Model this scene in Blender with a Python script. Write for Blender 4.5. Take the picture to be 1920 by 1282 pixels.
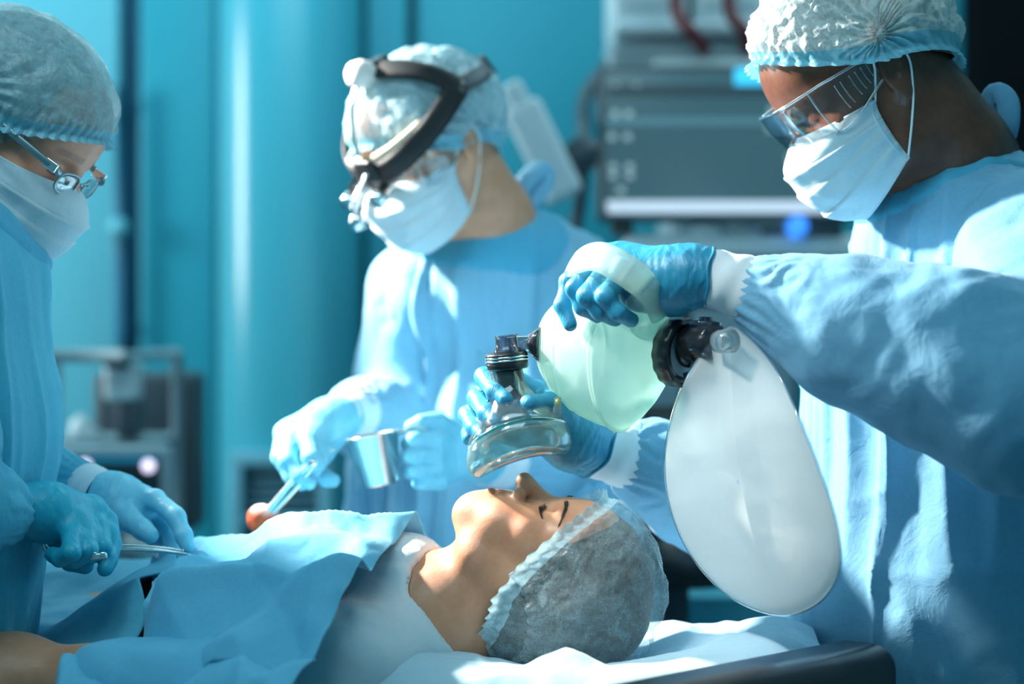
import bpy, math, random
import numpy as np

# ------------------------------------------------------------------ camera, world, lights, exposure
SC = bpy.context.scene
for _o in list(bpy.data.objects):
    bpy.data.objects.remove(_o)
COL = SC.collection
CAM_Z = 1.30
FPX = 1920 * 70.0 / 36.0          # focal length in pixels of the 1920 px wide frame


def P(u, v, d):
    """World point seen at pixel (u, v) at distance d in front of the camera."""
    return np.array([(u - 960.0) * d / FPX, d, CAM_Z - (v - 641.0) * d / FPX])


cam_data = bpy.data.cameras.new('camera')
cam = bpy.data.objects.new('camera', cam_data)
COL.objects.link(cam)
cam.location = (0, 0, CAM_Z)
cam.rotation_euler = (math.pi / 2, 0, 0)
cam_data.lens = 70
cam_data.sensor_width = 36
cam_data.clip_start = 0.05
cam_data.dof.use_dof = True
cam_data.dof.focus_distance = 2.17
cam_data.dof.aperture_fstop = 2.0
SC.camera = cam

world = bpy.data.worlds.new('world')
SC.world = world
world.use_nodes = True
world.node_tree.nodes['Background'].inputs[0].default_value = (0.155, 0.58, 0.74, 1)
world.node_tree.nodes['Background'].inputs[1].default_value = 0.30

SC.view_settings.view_transform = 'Standard'
SC.view_settings.look = 'None'
SC.view_settings.gamma = 1.0
SC.view_settings.exposure = 0.0
SC.view_settings.use_curve_mapping = False


def aim(o, target):
    from mathutils import Vector
    d = Vector(target) - o.location
    o.rotation_euler = d.to_track_quat('-Z', 'Y').to_euler()


def lamp(name, kind, loc, target, power, color, **kw):
    l = bpy.data.lights.new(name, kind)
    l.energy = power
    l.color = color
    for k, v in kw.items():
        setattr(l, k, v)
    o = bpy.data.objects.new(name, l)
    COL.objects.link(o)
    o.location = loc
    aim(o, target)
    return o


# the surgical lamp over the table, shining across it from the far left
lamp('surgical_and_fill_spot', 'SPOT', (-1.12, 2.74, 2.12), (0.20, 2.36, 1.24), 570, (1.0, 0.94, 0.87),
     spot_size=math.radians(41), spot_blend=0.30, shadow_soft_size=0.06)
# added fill spot over the near side, brightening the breathing bag's reservoir
lamp('surgical_and_fill_spot', 'SPOT', (-0.75, 1.45, 2.55), (0.255, 2.12, 1.02), 130, (1.0, 0.95, 0.90),
     spot_size=math.radians(16), spot_blend=0.7, shadow_soft_size=0.12)
# fill lights added overhead, out of view: front, back wall and right side
lamp('overhead_fill', 'AREA', (-0.6, 1.2, 2.9), (-0.3, 2.4, 1.0), 19, (0.62, 0.90, 1.0), shape='RECTANGLE', size=1.6, size_y=0.8)
lamp('overhead_fill', 'AREA', (-0.9, 4.1, 2.9), (-0.9, 4.7, 0.8), 24, (0.42, 0.86, 1.0), shape='RECTANGLE', size=2.4, size_y=0.5)
lamp('overhead_fill', 'AREA', (1.1, 3.6, 2.9), (0.7, 3.9, 1.0), 14, (0.6, 0.9, 1.0), shape='RECTANGLE', size=1.2, size_y=0.6)

lamp('pillar_fill', 'AREA', (-2.6, 3.9, 1.9), (-0.75, 4.85, 1.55), 45, (0.85, 0.97, 1.0), shape='RECTANGLE', size=0.5, size_y=0.9)  # unseen fill light added at left to brighten the pillar's rounded edge

# ------------------------------------------------------------------ numeric helpers
RNG = np.random.RandomState(7)


def V(*a):
    return np.array(a, dtype=float)


def unit(a):
    a = np.asarray(a, float)
    return a / np.linalg.norm(a)


def sstep(a, b, x):
    t = np.clip((x - a) / (b - a), 0, 1)
    return t * t * (3 - 2 * t)


def _hash(ix, iy, iz, seed):
    h = (ix.astype(np.int64) * 374761393 + iy.astype(np.int64) * 668265263 + iz.astype(np.int64) * 2147483647 + seed * 974711) & 0xFFFFFFFF
    h = ((h ^ (h >> 13)) * 1274126177) & 0xFFFFFFFF
    h = ((h ^ (h >> 15)) * 2246822519) & 0xFFFFFFFF
    return ((h ^ (h >> 16)) & 0xFFFFFF) / float(0xFFFFFF)


def vnoise(p, seed=0):
    """Smooth value noise in -1..1 for points (N, 3)."""
    p = np.asarray(p, float)
    i = np.floor(p).astype(np.int64)
    f = p - i
    f = f * f * f * (f * (f * 6 - 15) + 10)
    r = 0
    for dx in (0, 1):
        wx = f[:, 0] if dx else 1 - f[:, 0]
        for dy in (0, 1):
            wy = f[:, 1] if dy else 1 - f[:, 1]
            for dz in (0, 1):
                wz = f[:, 2] if dz else 1 - f[:, 2]
                r = r + wx * wy * wz * _hash(i[:, 0] + dx, i[:, 1] + dy, i[:, 2] + dz, seed)
    return r * 2 - 1


def fbm(p, seed=0, oct=3):
    a, r, s = 1.0, 0, 0
    p = np.asarray(p, float)
    for k in range(oct):
        r = r + a * vnoise(p, seed + k * 17)
        s += a
        a *= 0.5
        p = p * 2.03 + 11.3
    return r / s


def ridged(p, seed=0):
    """Sharp creases: 1 on the crease, falling to 0."""
    return 1 - np.abs(vnoise(p, seed))


def crumple(p, freq, seed=0, n=5, warp=0.5):
    """Facets and straight creases like stiff non-woven cloth, about -1..1."""
    rs = np.random.RandomState(seed + 100)
    p = np.asarray(p, float) * freq
    w = np.stack([vnoise(p * 0.6, seed), vnoise(p * 0.6 + 31, seed + 1), vnoise(p * 0.6 + 77, seed + 2)], 1)
    q = p + warp * w
    r = np.zeros(len(p))
    for k in range(n):
        d = unit(rs.normal(size=3))
        f = rs.uniform(0.35, 0.9)
        x = q @ d * f + rs.uniform(0, 1)
        r += np.abs((x - np.floor(x)) * 2 - 1) - 0.5
    return r / math.sqrt(n) * 1.4


# ------------------------------------------------------------------ mesh helpers
def raw_mesh(name, verts, faces, mat=None, parent=None, smooth=True, col=None):
    verts = np.asarray(verts, np.float32)
    me = bpy.data.meshes.new(name)
    if isinstance(faces, np.ndarray):
        n, k = faces.shape
        me.vertices.add(len(verts))
        me.vertices.foreach_set('co', verts.ravel())
        me.loops.add(n * k)
        me.polygons.add(n)
        me.loops.foreach_set('vertex_index', faces.astype(np.int32).ravel())
        me.polygons.foreach_set('loop_start', np.arange(0, n * k, k, dtype=np.int32))
        me.update(calc_edges=True)
    else:
        me.from_pydata(verts.tolist(), [], faces)
        me.update()
    me.validate()
    if smooth:
        me.polygons.foreach_set('use_smooth', np.ones(len(me.polygons), bool))
    if col is not None:
        a = me.color_attributes.new('tint', 'FLOAT_COLOR', 'POINT')
        c = np.ones((len(verts), 4), np.float32)
        c[:, :3] = col
        a.data.foreach_set('color', c.ravel())
    if mat is not None:
        me.materials.append(mat)
    o = bpy.data.objects.new(name, me)
    COL.objects.link(o)
    if parent is not None:
        o.parent = parent
    return o


def thing(name, label, cat, loc=None, group=None):
    """Empty at a thing's base; the parts below it are meshes in world coordinates, moved back by its inverse."""
    o = bpy.data.objects.new(name, None)
    o.empty_display_size = 0.05
    COL.objects.link(o)
    if loc is not None:
        o.location = [float(c) for c in loc]
    o['label'] = label
    o['category'] = cat
    if group:
        o['group'] = group
    return o


def tag(o, label, cat, group=None):
    o['label'] = label
    o['category'] = cat
    if group:
        o['group'] = group
    return o


def settle():
    """Meshes were written in world coordinates: give every thing's parts positions relative to its Empty."""
    bpy.context.view_layer.update()
    for o in list(COL.objects):
        if o.type == 'EMPTY' and o.parent is None and o.location.length > 0:
            for c in o.children:
                if not c.get('local'):
                    c.location = c.location - o.location


def structure(o):
    o['kind'] = 'structure'
    return o


def grid_faces(nu, nv, wrap_u=False, wrap_v=False):
    """Quads of a grid of vertices indexed [u * nv + v]."""
    iu = np.arange(nu if wrap_u else nu - 1)
    iv = np.arange(nv if wrap_v else nv - 1)
    a, b = np.meshgrid(iu, iv, indexing='ij')
    a2, b2 = (a + 1) % nu, (b + 1) % nv
    return np.stack([a * nv + b, a2 * nv + b, a2 * nv + b2, a * nv + b2], -1).reshape(-1, 4)


def normals(v, f):
    a, b, c, d = (v[f[:, i]] for i in range(4))
    n = np.cross(c - a, d - b)
    r = np.zeros_like(v)
    for i in range(4):
        for k in range(3):
            r[:, k] += np.bincount(f[:, i], n[:, k], len(v))
    return r / (np.linalg.norm(r, axis=1, keepdims=True) + 1e-12)


def laplace(v, f, it=1, lam=0.5):
    for _ in range(it):
        s = np.zeros_like(v)
        c = np.zeros(len(v))
        for i in range(4):
            a, b = f[:, i], f[:, (i + 1) % 4]
            for (p, q) in ((a, b), (b, a)):
                for k in range(3):
                    s[:, k] += np.bincount(p, v[q, k], len(v))
                c += np.bincount(p, None, len(v))
        v = v + lam * (s / np.maximum(c, 1)[:, None] - v)
    return v


def shell(v, f, th):
    """Close a quad sheet into a thin solid of thickness th (inner skin and rims)."""
    n = normals(v, f)
    N = len(v)
    e = np.concatenate([f[:, [i, (i + 1) % 4]] for i in range(4)])
    key = np.sort(e, 1)
    k = key[:, 0].astype(np.int64) * N + key[:, 1]
    u, inv, cnt = np.unique(k, return_inverse=True, return_counts=True)
    b = e[cnt[inv] == 1]
    rim = np.stack([b[:, 1], b[:, 0], b[:, 0] + N, b[:, 1] + N], 1)
    return np.concatenate([v, v - n * th]), np.concatenate([f, f[:, ::-1] + N, rim])


def merge(*vf):
    vs, fs, o = [], [], 0
    for v, f in vf:
        vs.append(np.asarray(v))
        fs.append(np.asarray(f) + o)
        o += len(v)
    return np.concatenate(vs), np.concatenate(fs)


def smooth_path(pts, n):
    """Catmull-Rom through pts, n samples; pts may carry extra columns (radius)."""
    p = np.asarray(pts, float)
    p = np.concatenate([[2 * p[0] - p[1]], p, [2 * p[-1] - p[-2]]])
    t = np.linspace(0, len(p) - 3 - 1e-6, n)
    i = t.astype(int)
    f = (t - i)[:, None]
    a, b, c, d = p[i], p[i + 1], p[i + 2], p[i + 3]
    return 0.5 * (2 * b + (c - a) * f + (2 * a - 5 * b + 4 * c - d) * f ** 2 + (3 * b - a - 3 * c + d) * f ** 3)


def tube(path, r, seg=10, closed=False, cap=True, flat=None):
    """Tube along path; r scalar or per point; flat=(normal, k) squashes it along a direction."""
    p = np.asarray(path, float)
    n = len(p)
    r = np.broadcast_to(np.asarray(r, float), (n,))
    if closed:
        t = np.roll(p, -1, 0) - np.roll(p, 1, 0)
    else:
        t = np.gradient(p, axis=0)
    t /= np.linalg.norm(t, axis=1, keepdims=True) + 1e-12
    up = V(0, 0, 1) if abs(t[0][2]) < 0.9 else V(1, 0, 0)
    a = unit(np.cross(t[0], up))
    A = []
    for k in range(n):
        a = a - t[k] * (a @ t[k])
        a = unit(a)
        A.append(a)
    A = np.array(A)
    B = np.cross(t, A)
    th = np.linspace(0, 2 * math.pi, seg, endpoint=False)
    off = A[:, None] * np.cos(th)[None, :, None] + B[:, None] * np.sin(th)[None, :, None]
    if flat is not None:
        nn = unit(flat[0])
        off = off - (off @ nn)[..., None] * nn * (1 - flat[1])
    v = (p[:, None] + off * r[:, None, None]).reshape(-1, 3)
    f = grid_faces(n, seg, wrap_u=closed, wrap_v=True)
    if cap and not closed:
        c0, c1 = len(v), len(v) + 1
        v = np.concatenate([v, [p[0], p[-1]]])
        q0 = [[c0, (k + 1) % seg, k, k] for k in range(0)]
        half = []
        for k in range(0, seg, 2):
            half.append([c0, (k + 2) % seg, (k + 1) % seg, k])
            b = (n - 1) * seg
            half.append([c1, b + k, b + (k + 1) % seg, b + (k + 2) % seg])
        f = np.concatenate([f, np.array(half)])
    return v, f


def lathe(profile, seg=32, a=(0, 0, 0), axis=(0, 0, 1), up=None):
    """Turn (radius, height) pairs around the axis that starts at a."""
    ax = unit(axis)
    e = V(0, 0, 1) if abs(ax[2]) < 0.9 else V(1, 0, 0)
    x = unit(np.cross(e, ax))
    y = np.cross(ax, x)
    pr = np.asarray(profile, float)
    th = np.linspace(0, 2 * math.pi, seg, endpoint=False)
    v = (np.asarray(a, float) + pr[:, None, 1:2] * ax + pr[:, None, 0:1] * (np.cos(th)[None, :, None] * x + np.sin(th)[None, :, None] * y)).reshape(-1, 3)
    return v, grid_faces(len(pr), seg, wrap_v=True)[:, ::-1]


def rbox(c, half, R=None, r=0.004, seg=3):
    """Box with rounded edges: a sphere-like grid pushed out to the box corners."""
    half = np.asarray(half, float)
    r = min(r, half.min() * 0.98)
    k = seg + 1
    vs, fs, o = [], [], 0
    ts = np.concatenate([-1 + 0 * np.arange(k), 1 + 0 * np.arange(k)])
    ang = np.concatenate([np.linspace(-math.pi / 4, 0, k), np.linspace(0, math.pi / 4, k)])
    tt = np.tan(ang)
    sg = ts
    for ax in range(3):
        for s in (-1, 1):
            A, B = np.meshgrid(np.arange(2 * k), np.arange(2 * k), indexing='ij')
            d = np.zeros(A.shape + (3,))
            b = np.zeros(A.shape + (3,))
            i, j = (ax + 1) % 3, (ax + 2) % 3
            d[..., ax] = s
            d[..., i] = tt[A]
            d[..., j] = tt[B]
            # directions are measured from the corner centre: shift range to 0..45 degrees
            d[..., i] = np.where(sg[A] < 0, -np.tan(math.pi / 4 * (1 - (A % k) / seg)), np.tan(math.pi / 4 * ((A % k) / seg)))
            d[..., j] = np.where(sg[B] < 0, -np.tan(math.pi / 4 * (1 - (B % k) / seg)), np.tan(math.pi / 4 * ((B % k) / seg)))
            d /= np.linalg.norm(d, axis=-1, keepdims=True)
            b[..., ax] = s * (half[ax] - r)
            b[..., i] = sg[A] * (half[i] - r)
            b[..., j] = sg[B] * (half[j] - r)
            v = (b + d * r).reshape(-1, 3)
            f = grid_faces(2 * k, 2 * k)
            if s < 0:
                f = f[:, ::-1]
            vs.append(v)
            fs.append(f + o)
            o += len(v)
    v = np.concatenate(vs)
    f = np.concatenate(fs)
    # weld the shared borders
    key = np.round(v * 1e6).astype(np.int64)
    _, idx, inv = np.unique(key, axis=0, return_index=True, return_inverse=True)
    v, f = v[idx], inv.ravel()[f]
    if R is not None:
        v = v @ np.asarray(R).T
    return v + np.asarray(c, float), f


def rotz(a):
    c, s = math.cos(a), math.sin(a)
    return np.array([[c, -s, 0], [s, c, 0], [0, 0, 1]])


def basis(x=None, y=None, z=None):
    """Rotation whose columns are the given axes (two of them; the third follows)."""
    if x is None:
        y, z = unit(y), np.asarray(z, float)
        z = unit(z - y * (y @ z))
        x = np.cross(y, z)
    elif y is None:
        x, z = unit(x), np.asarray(z, float)
        z = unit(z - x * (x @ z))
        y = np.cross(z, x)
    else:
        x, y = unit(x), np.asarray(y, float)
        y = unit(y - x * (x @ y))
        z = np.cross(x, y)
    return np.stack([x, y, z], 1)


def mobj(name, vf, mat, parent=None, smooth=True, col=None):
    return raw_mesh(name, vf[0], np.asarray(vf[1]), mat, parent, smooth, col)


# ------------------------------------------------------------------ implicit modelling: smooth unions on a grid, meshed by surface nets
class Field:
    def __init__(s, lo, hi, h):
        if np.isscalar(h):
            s.ax = [np.arange(lo[i], hi[i] + h, h) for i in range(3)]
        else:
            s.ax = h
        s.D = np.full([len(a) for a in s.ax], 0.5, np.float32)

    @staticmethod
    def axis(lo, hi, fine, coarse, a, b):
        """Coordinates from lo to hi: fine spacing between a and b, coarse elsewhere."""
        r = []
        if a > lo:
            r.append(np.arange(lo, a, coarse))
        r.append(np.arange(a, b, fine))
        if hi > b:
            r.append(np.arange(b, hi + coarse, coarse))
        return np.concatenate(r)

    def _sl(s, lo, hi):
        sl, cs = [], []
        for i in range(3):
            a = max(np.searchsorted(s.ax[i], lo[i]) - 1, 0)
            b = min(np.searchsorted(s.ax[i], hi[i]) + 1, len(s.ax[i]))
            sl.append(slice(a, b))
            cs.append(s.ax[i][a:b].astype(np.float32))
        return tuple(sl), cs

    def _put(s, sl, d, k, op):
        o = s.D[sl]
        if op == 'sub':
            d = -d
            if k > 0:
                h = np.maximum(k - np.abs(o - d), 0) / k
                s.D[sl] = np.maximum(o, d) + h * h * k * 0.25
            else:
                s.D[sl] = np.maximum(o, d)
        else:
            if k > 0:
                h = np.maximum(k - np.abs(o - d), 0) / k
                s.D[sl] = np.minimum(o, d) - h * h * k * 0.25
            else:
                s.D[sl] = np.minimum(o, d)

    def cone(s, a, b, ra, rb, k=0.0, op='add', flat=None):
        """Round cone from a to b; flat=(normal, ratio) makes its section an ellipse, thinner along normal."""
        a, b = np.asarray(a, float), np.asarray(b, float)
        m = max(ra, rb) + k + 0.02
        sl, (x, y, z) = s._sl(np.minimum(a, b) - m, np.maximum(a, b) + m)
        if 0 in [len(x), len(y), len(z)]:
            return s
        x, y, z = x[:, None, None], y[None, :, None], z[None, None, :]
        ba = b - a
        L2 = max(ba @ ba, 1e-9)
        t = np.clip(((x - a[0]) * ba[0] + (y - a[1]) * ba[1] + (z - a[2]) * ba[2]) / L2, 0, 1)
        dx, dy, dz = x - a[0] - t * ba[0], y - a[1] - t * ba[1], z - a[2] - t * ba[2]
        if flat is None:
            d = np.sqrt(dx * dx + dy * dy + dz * dz) - (ra + (rb - ra) * t)
        else:
            n, q = unit(flat[0]), flat[1]
            c = dx * n[0] + dy * n[1] + dz * n[2]
            l2 = dx * dx + dy * dy + dz * dz + c * c * (1 / q ** 2 - 1)
            l = np.sqrt(l2)
            r = ra + (rb - ra) * t
            d = (l - r) * np.sqrt((dx * dx + dy * dy + dz * dz + 1e-9) / (l2 + 1e-9))
        s._put(sl, d.astype(np.float32), k, op)
        return s

    def ell(s, c, r, R=None, k=0.0, op='add'):
        c, r = np.asarray(c, float), np.asarray(r, float)
        m = r.max() + k + 0.02
        sl, (x, y, z) = s._sl(c - m, c + m)
        if 0 in [len(x), len(y), len(z)]:
            return s
        X, Y, Z = x[:, None, None] - c[0], y[None, :, None] - c[1], z[None, None, :] - c[2]
        if R is not None:
            R = np.asarray(R)
            X, Y, Z = (X * R[0, i] + Y * R[1, i] + Z * R[2, i] for i in range(3))
        k0 = np.sqrt((X / r[0]) ** 2 + (Y / r[1]) ** 2 + (Z / r[2]) ** 2)
        k1 = np.sqrt((X / r[0] ** 2) ** 2 + (Y / r[1] ** 2) ** 2 + (Z / r[2] ** 2) ** 2) + 1e-6
        s._put(sl, (k0 * (k0 - 1) / k1).astype(np.float32), k, op)
        return s

    def half(s, p, n, k=0.0):
        """Cut away everything on the side of the plane that n points to."""
        n = unit(n)
        x, y, z = (a.astype(np.float32) for a in s.ax)
        d = (x[:, None, None] - p[0]) * n[0] + (y[None, :, None] - p[1]) * n[1] + (z[None, None, :] - p[2]) * n[2]
        if k > 0:
            h = np.maximum(k - np.abs(s.D - d), 0) / k
            s.D = (np.maximum(s.D, d) + h * h * k * 0.25).astype(np.float32)
        else:
            s.D = np.maximum(s.D, d).astype(np.float32)
        return s

    def mesh(s, smooth=1):
        for i in range(3):                     # close the shape where it meets the grid's border
            sl = [slice(None)] * 3
            for e in (0, -1):
                sl[i] = e
                s.D[tuple(sl)] = np.maximum(s.D[tuple(sl)], 1e-4)
        D = s.D
        ins = D < 0
        w = np.argwhere(ins)
        lo = np.maximum(w.min(0) - 1, 0)
        hi = np.minimum(w.max(0) + 2, D.shape)
        D = D[lo[0]:hi[0], lo[1]:hi[1], lo[2]:hi[2]]
        ins = D < 0
        ax = [s.ax[i][lo[i]:hi[i]] for i in range(3)]
        c = [ins[i:D.shape[0] - 1 + i, j:D.shape[1] - 1 + j, k:D.shape[2] - 1 + k] for i in (0, 1) for j in (0, 1) for k in (0, 1)]
        anyc, allc = c[0].copy(), c[0].copy()
        for q in c[1:]:
            anyc |= q
            allc &= q
        act = anyc & ~allc
        I = np.argwhere(act)
        idx = np.full(act.shape, -1, np.int32)
        idx[tuple(I.T)] = np.arange(len(I))
        pos = np.zeros((len(I), 3))
        cnt = np.zeros(len(I))
        for axd in range(3):
            o1, o2 = [q for q in range(3) if q != axd]
            for e1 in (0, 1):
                for e2 in (0, 1):
                    a = I.copy()
                    a[:, o1] += e1
                    a[:, o2] += e2
                    b = a.copy()
                    b[:, axd] += 1
                    da, db = D[tuple(a.T)], D[tuple(b.T)]
                    m = (da < 0) != (db < 0)
                    t = np.where(m, da / np.where(m, da - db, 1), 0)
                    for q in range(3):
                        pa, pb = ax[q][a[:, q]], ax[q][b[:, q]]
                        pos[:, q] += np.where(m, pa + (pb - pa) * t, 0)
                    cnt += m
        v = pos / cnt[:, None]
        fs = []
        for axd in range(3):
            o1, o2 = (axd + 1) % 3, (axd + 2) % 3
            sl0, sl1 = [slice(None)] * 3, [slice(None)] * 3
            sl0[axd], sl1[axd] = slice(0, -1), slice(1, None)
            ch = ins[tuple(sl0)] != ins[tuple(sl1)]
            E = np.argwhere(ch)
            E = E[(E[:, o1] > 0) & (E[:, o2] > 0) & (E[:, o1] < D.shape[o1] - 1) & (E[:, o2] < D.shape[o2] - 1)]
            fl = ins[tuple(E.T)]
            q = []
            for (a, b) in ((-1, -1), (0, -1), (0, 0), (-1, 0)):
                c_ = E.copy()
                c_[:, o1] += a
                c_[:, o2] += b
                q.append(idx[tuple(c_.T)])
            q = np.stack(q, 1)
            q[~fl] = q[~fl][:, ::-1]
            fs.append(q)
        f = np.concatenate(fs)
        f = f[(f >= 0).all(1)]
        if smooth:
            v = laplace(v, f, smooth, 0.5)
        return v, f


class Frame:
    """A local frame (right, forward, up) scaled by s, for heads."""

    def __init__(s, origin, forward, up, scale=1.0):
        s.o = np.asarray(origin, float)
        s.R = basis(y=forward, z=up)
        s.s = scale

    def w(s, p):
        return s.o + (np.asarray(p, float) * s.s) @ s.R.T

    def l(s, p):
        return ((np.asarray(p, float) - s.o) @ s.R) / s.s

    def d(s, p):
        return np.asarray(p, float) @ s.R.T
# ------------------------------------------------------------------ materials
MATS = {}


class NT:
    def __init__(s, name):
        s.m = bpy.data.materials.new(name)
        s.m.use_nodes = True
        s.t = s.m.node_tree
        s.t.nodes.clear()
        s.out = s.t.nodes.new('ShaderNodeOutputMaterial')

    def n(s, kind, ins=None, **kw):
        nd = s.t.nodes.new('ShaderNode' + kind)
        for k, v in kw.items():
            setattr(nd, k, v)
        for k, v in (ins or {}).items():
            if isinstance(v, bpy.types.NodeSocket):
                s.t.links.new(v, nd.inputs[k])
            else:
                nd.inputs[k].default_value = v
        return nd

    def noise(s, scale, detail=3, rough=0.5, stretch=None, vec=None, dist=0.0):
        if vec is None:
            vec = s.n('TexCoord').outputs['Object']
        if stretch is not None:
            vec = s.n('Mapping', {'Vector': vec, 'Scale': stretch}).outputs[0]
        return s.n('TexNoise', {'Vector': vec, 'Scale': scale, 'Detail': detail, 'Roughness': rough, 'Distortion': dist}).outputs[0]

    def ramp(s, fac, stops):
        r = s.n('ValToRGB', {'Fac': fac})
        el = r.color_ramp.elements
        while len(el) < len(stops):
            el.new(0.5)
        for e, (p, c) in zip(el, stops):
            e.position = p
            e.color = tuple(c) + (1,) if len(c) == 3 else c
        return r.outputs[0]

    def bump(s, h, strength, dist=0.002, normal=None):
        ins = {'Height': h, 'Strength': strength, 'Distance': dist}
        if normal is not None:
            ins['Normal'] = normal
        return s.n('Bump', ins).outputs[0]

    def math(s, op, a, b=None):
        ins = {0: a}
        if b is not None:
            ins[1] = b
        return s.n('Math', ins, operation=op).outputs[0]

    def mixc(s, fac, a, b, mode='MIX'):
        nd = s.n('Mix', None, data_type='RGBA', blend_type=mode)
        for i, v in ((0, fac), (6, a), (7, b)):
            if isinstance(v, bpy.types.NodeSocket):
                s.t.links.new(v, nd.inputs[i])
            else:
                nd.inputs[i].default_value = v if i == 0 else tuple(v) + (1,) * (4 - len(v))
        return nd.outputs[2]

    def mixs(s, fac, a, b):
        return s.n('MixShader', {0: fac, 1: a, 2: b}).outputs[0]

    def done(s, sh):
        s.t.links.new(sh, s.out.inputs[0])
        return s.m


def C4(c):
    return tuple(c) + (1,)


def principled(name, color, rough=0.5, metal=0.0, spec=0.5, bump=None, var=None, coat=0.0, emit=None):
    """bump=(scale, strength, distance, stretch); var=(scale, darker colour, stretch)."""
    t = NT(name)
    ins = {'Roughness': rough, 'Metallic': metal, 'Specular IOR Level': spec, 'Coat Weight': coat}
    if var is not None:
        f = t.noise(var[0], 4, 0.55, var[2] if len(var) > 2 else None)
        ins['Base Color'] = t.ramp(f, [(0.35, color), (0.65, var[1])])
    else:
        ins['Base Color'] = C4(color)
    if bump is not None:
        ins['Normal'] = t.bump(t.noise(bump[0], 3, 0.6, bump[3] if len(bump) > 3 else None), bump[1], bump[2])
    if emit is not None:
        ins['Emission Color'] = C4(emit[0])
        ins['Emission Strength'] = emit[1]
    return t.done(t.n('BsdfPrincipled', ins).outputs[0])


def cloth(name, color, dark, trans=0.25, weave=900, crease=0.5, sheen=0.15):
    """Non-woven cloth: fibre mottling, fine relief, a little light shining through."""
    t = NT(name)
    v = t.n('TexCoord').outputs['Object']
    f1 = t.noise(180, 5, 0.7, None, v)
    f2 = t.noise(9, 3, 0.5, None, v)
    c = t.ramp(f1, [(0.3, dark), (0.7, color)])
    c = t.mixc(t.math('MULTIPLY', f2, 0.35), c, dark)
    w = t.n('TexVoronoi', {'Vector': v, 'Scale': weave}).outputs['Distance']
    b = t.bump(w, 0.12, 0.0008)
    b = t.bump(t.noise(26, 4, 0.6, None, v, 0.6), crease, 0.006, b)
    rg = t.n('TexNoise', {'Vector': v, 'Scale': 9.0, 'Detail': 3.0, 'Roughness': 0.55, 'Distortion': 0.4}, noise_type='RIDGED_MULTIFRACTAL').outputs[0]
    b = t.bump(rg, crease * 0.22, 0.006, b)
    d = t.n('BsdfPrincipled', {'Base Color': c, 'Roughness': 0.72, 'Specular IOR Level': 0.3, 'Normal': b, 'Sheen Weight': sheen}).outputs[0]
    tr = t.n('BsdfTranslucent', {'Color': c, 'Normal': b}).outputs[0]
    return t.done(t.mixs(trans, d, tr))


def veil(name, color, alpha_lo, alpha_hi, fibre=(260, 1.0), crease=0.8):
    """Thin see-through non-woven sheet: fibres and creases are denser than the gaps."""
    t = NT(name)
    v = t.n('TexCoord').outputs['Object']
    f = t.noise(fibre[0], 6, 0.75, None, v, 0.5)
    g = t.noise(34, 4, 0.6, None, v, 1.2)
    fac = t.ramp(t.math('ADD', t.math('MULTIPLY', f, 0.6), t.math('MULTIPLY', g, 0.4)), [(0.36, (alpha_lo,) * 3), (0.62, (alpha_hi,) * 3)])
    rg = t.n('TexNoise', {'Vector': v, 'Scale': 16.0, 'Detail': 2.0, 'Roughness': 0.5, 'Distortion': 0.8}, noise_type='RIDGED_MULTIFRACTAL').outputs[0]
    ln = t.ramp(rg, [(0.62, (0.0,) * 3), (0.86, (0.85,) * 3)])
    fac = t.math('MAXIMUM', fac, t.math('MULTIPLY', ln, (alpha_lo + alpha_hi) * 0.75))
    b = t.bump(g, crease, 0.004)
    b = t.bump(rg, crease * 0.5, 0.003, b)
    d = t.n('BsdfDiffuse', {'Color': C4(color), 'Roughness': 0.5, 'Normal': b}).outputs[0]
    tr = t.n('BsdfTranslucent', {'Color': C4(color), 'Normal': b}).outputs[0]
    s = t.mixs(0.3, d, tr)
    gl = t.n('BsdfGlossy', {'Color': (1, 1, 1, 1), 'Roughness': 0.4, 'Normal': b}).outputs[0]
    s = t.mixs(0.05, s, gl)
    return t.done(t.mixs(fac, t.n('BsdfTransparent').outputs[0], s))


def clear(name, tint=(0.96, 0.99, 1.0), rough=0.04, edge=0.55, body=0.0, bodycol=(0.8, 0.95, 0.95)):
    """Thin clear plastic: transparent face-on, reflecting at grazing angles, body adds a milky film."""
    t = NT(name)
    lw = t.n('LayerWeight', {'Blend': 0.35}).outputs['Facing']
    fr = t.n('Fresnel', {'IOR': 1.45}).outputs[0]
    tr = t.n('BsdfTransparent', {'Color': t.mixc(lw, tint, tuple(c * 0.72 for c in tint))}).outputs[0]
    gl = t.n('BsdfGlossy', {'Color': (1, 1, 1, 1), 'Roughness': rough}).outputs[0]
    s = tr
    if body > 0:
        df = t.n('BsdfDiffuse', {'Color': C4(bodycol)}).outputs[0]
        tl = t.n('BsdfTranslucent', {'Color': C4(bodycol)}).outputs[0]
        df = t.mixs(0.5, df, tl)
        s = t.mixs(t.math('ADD', t.math('MULTIPLY', lw, body), body * 0.5), s, df)
    return t.done(t.mixs(t.math('ADD', t.math('MULTIPLY', fr, edge), 0.03), s, gl))


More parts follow.
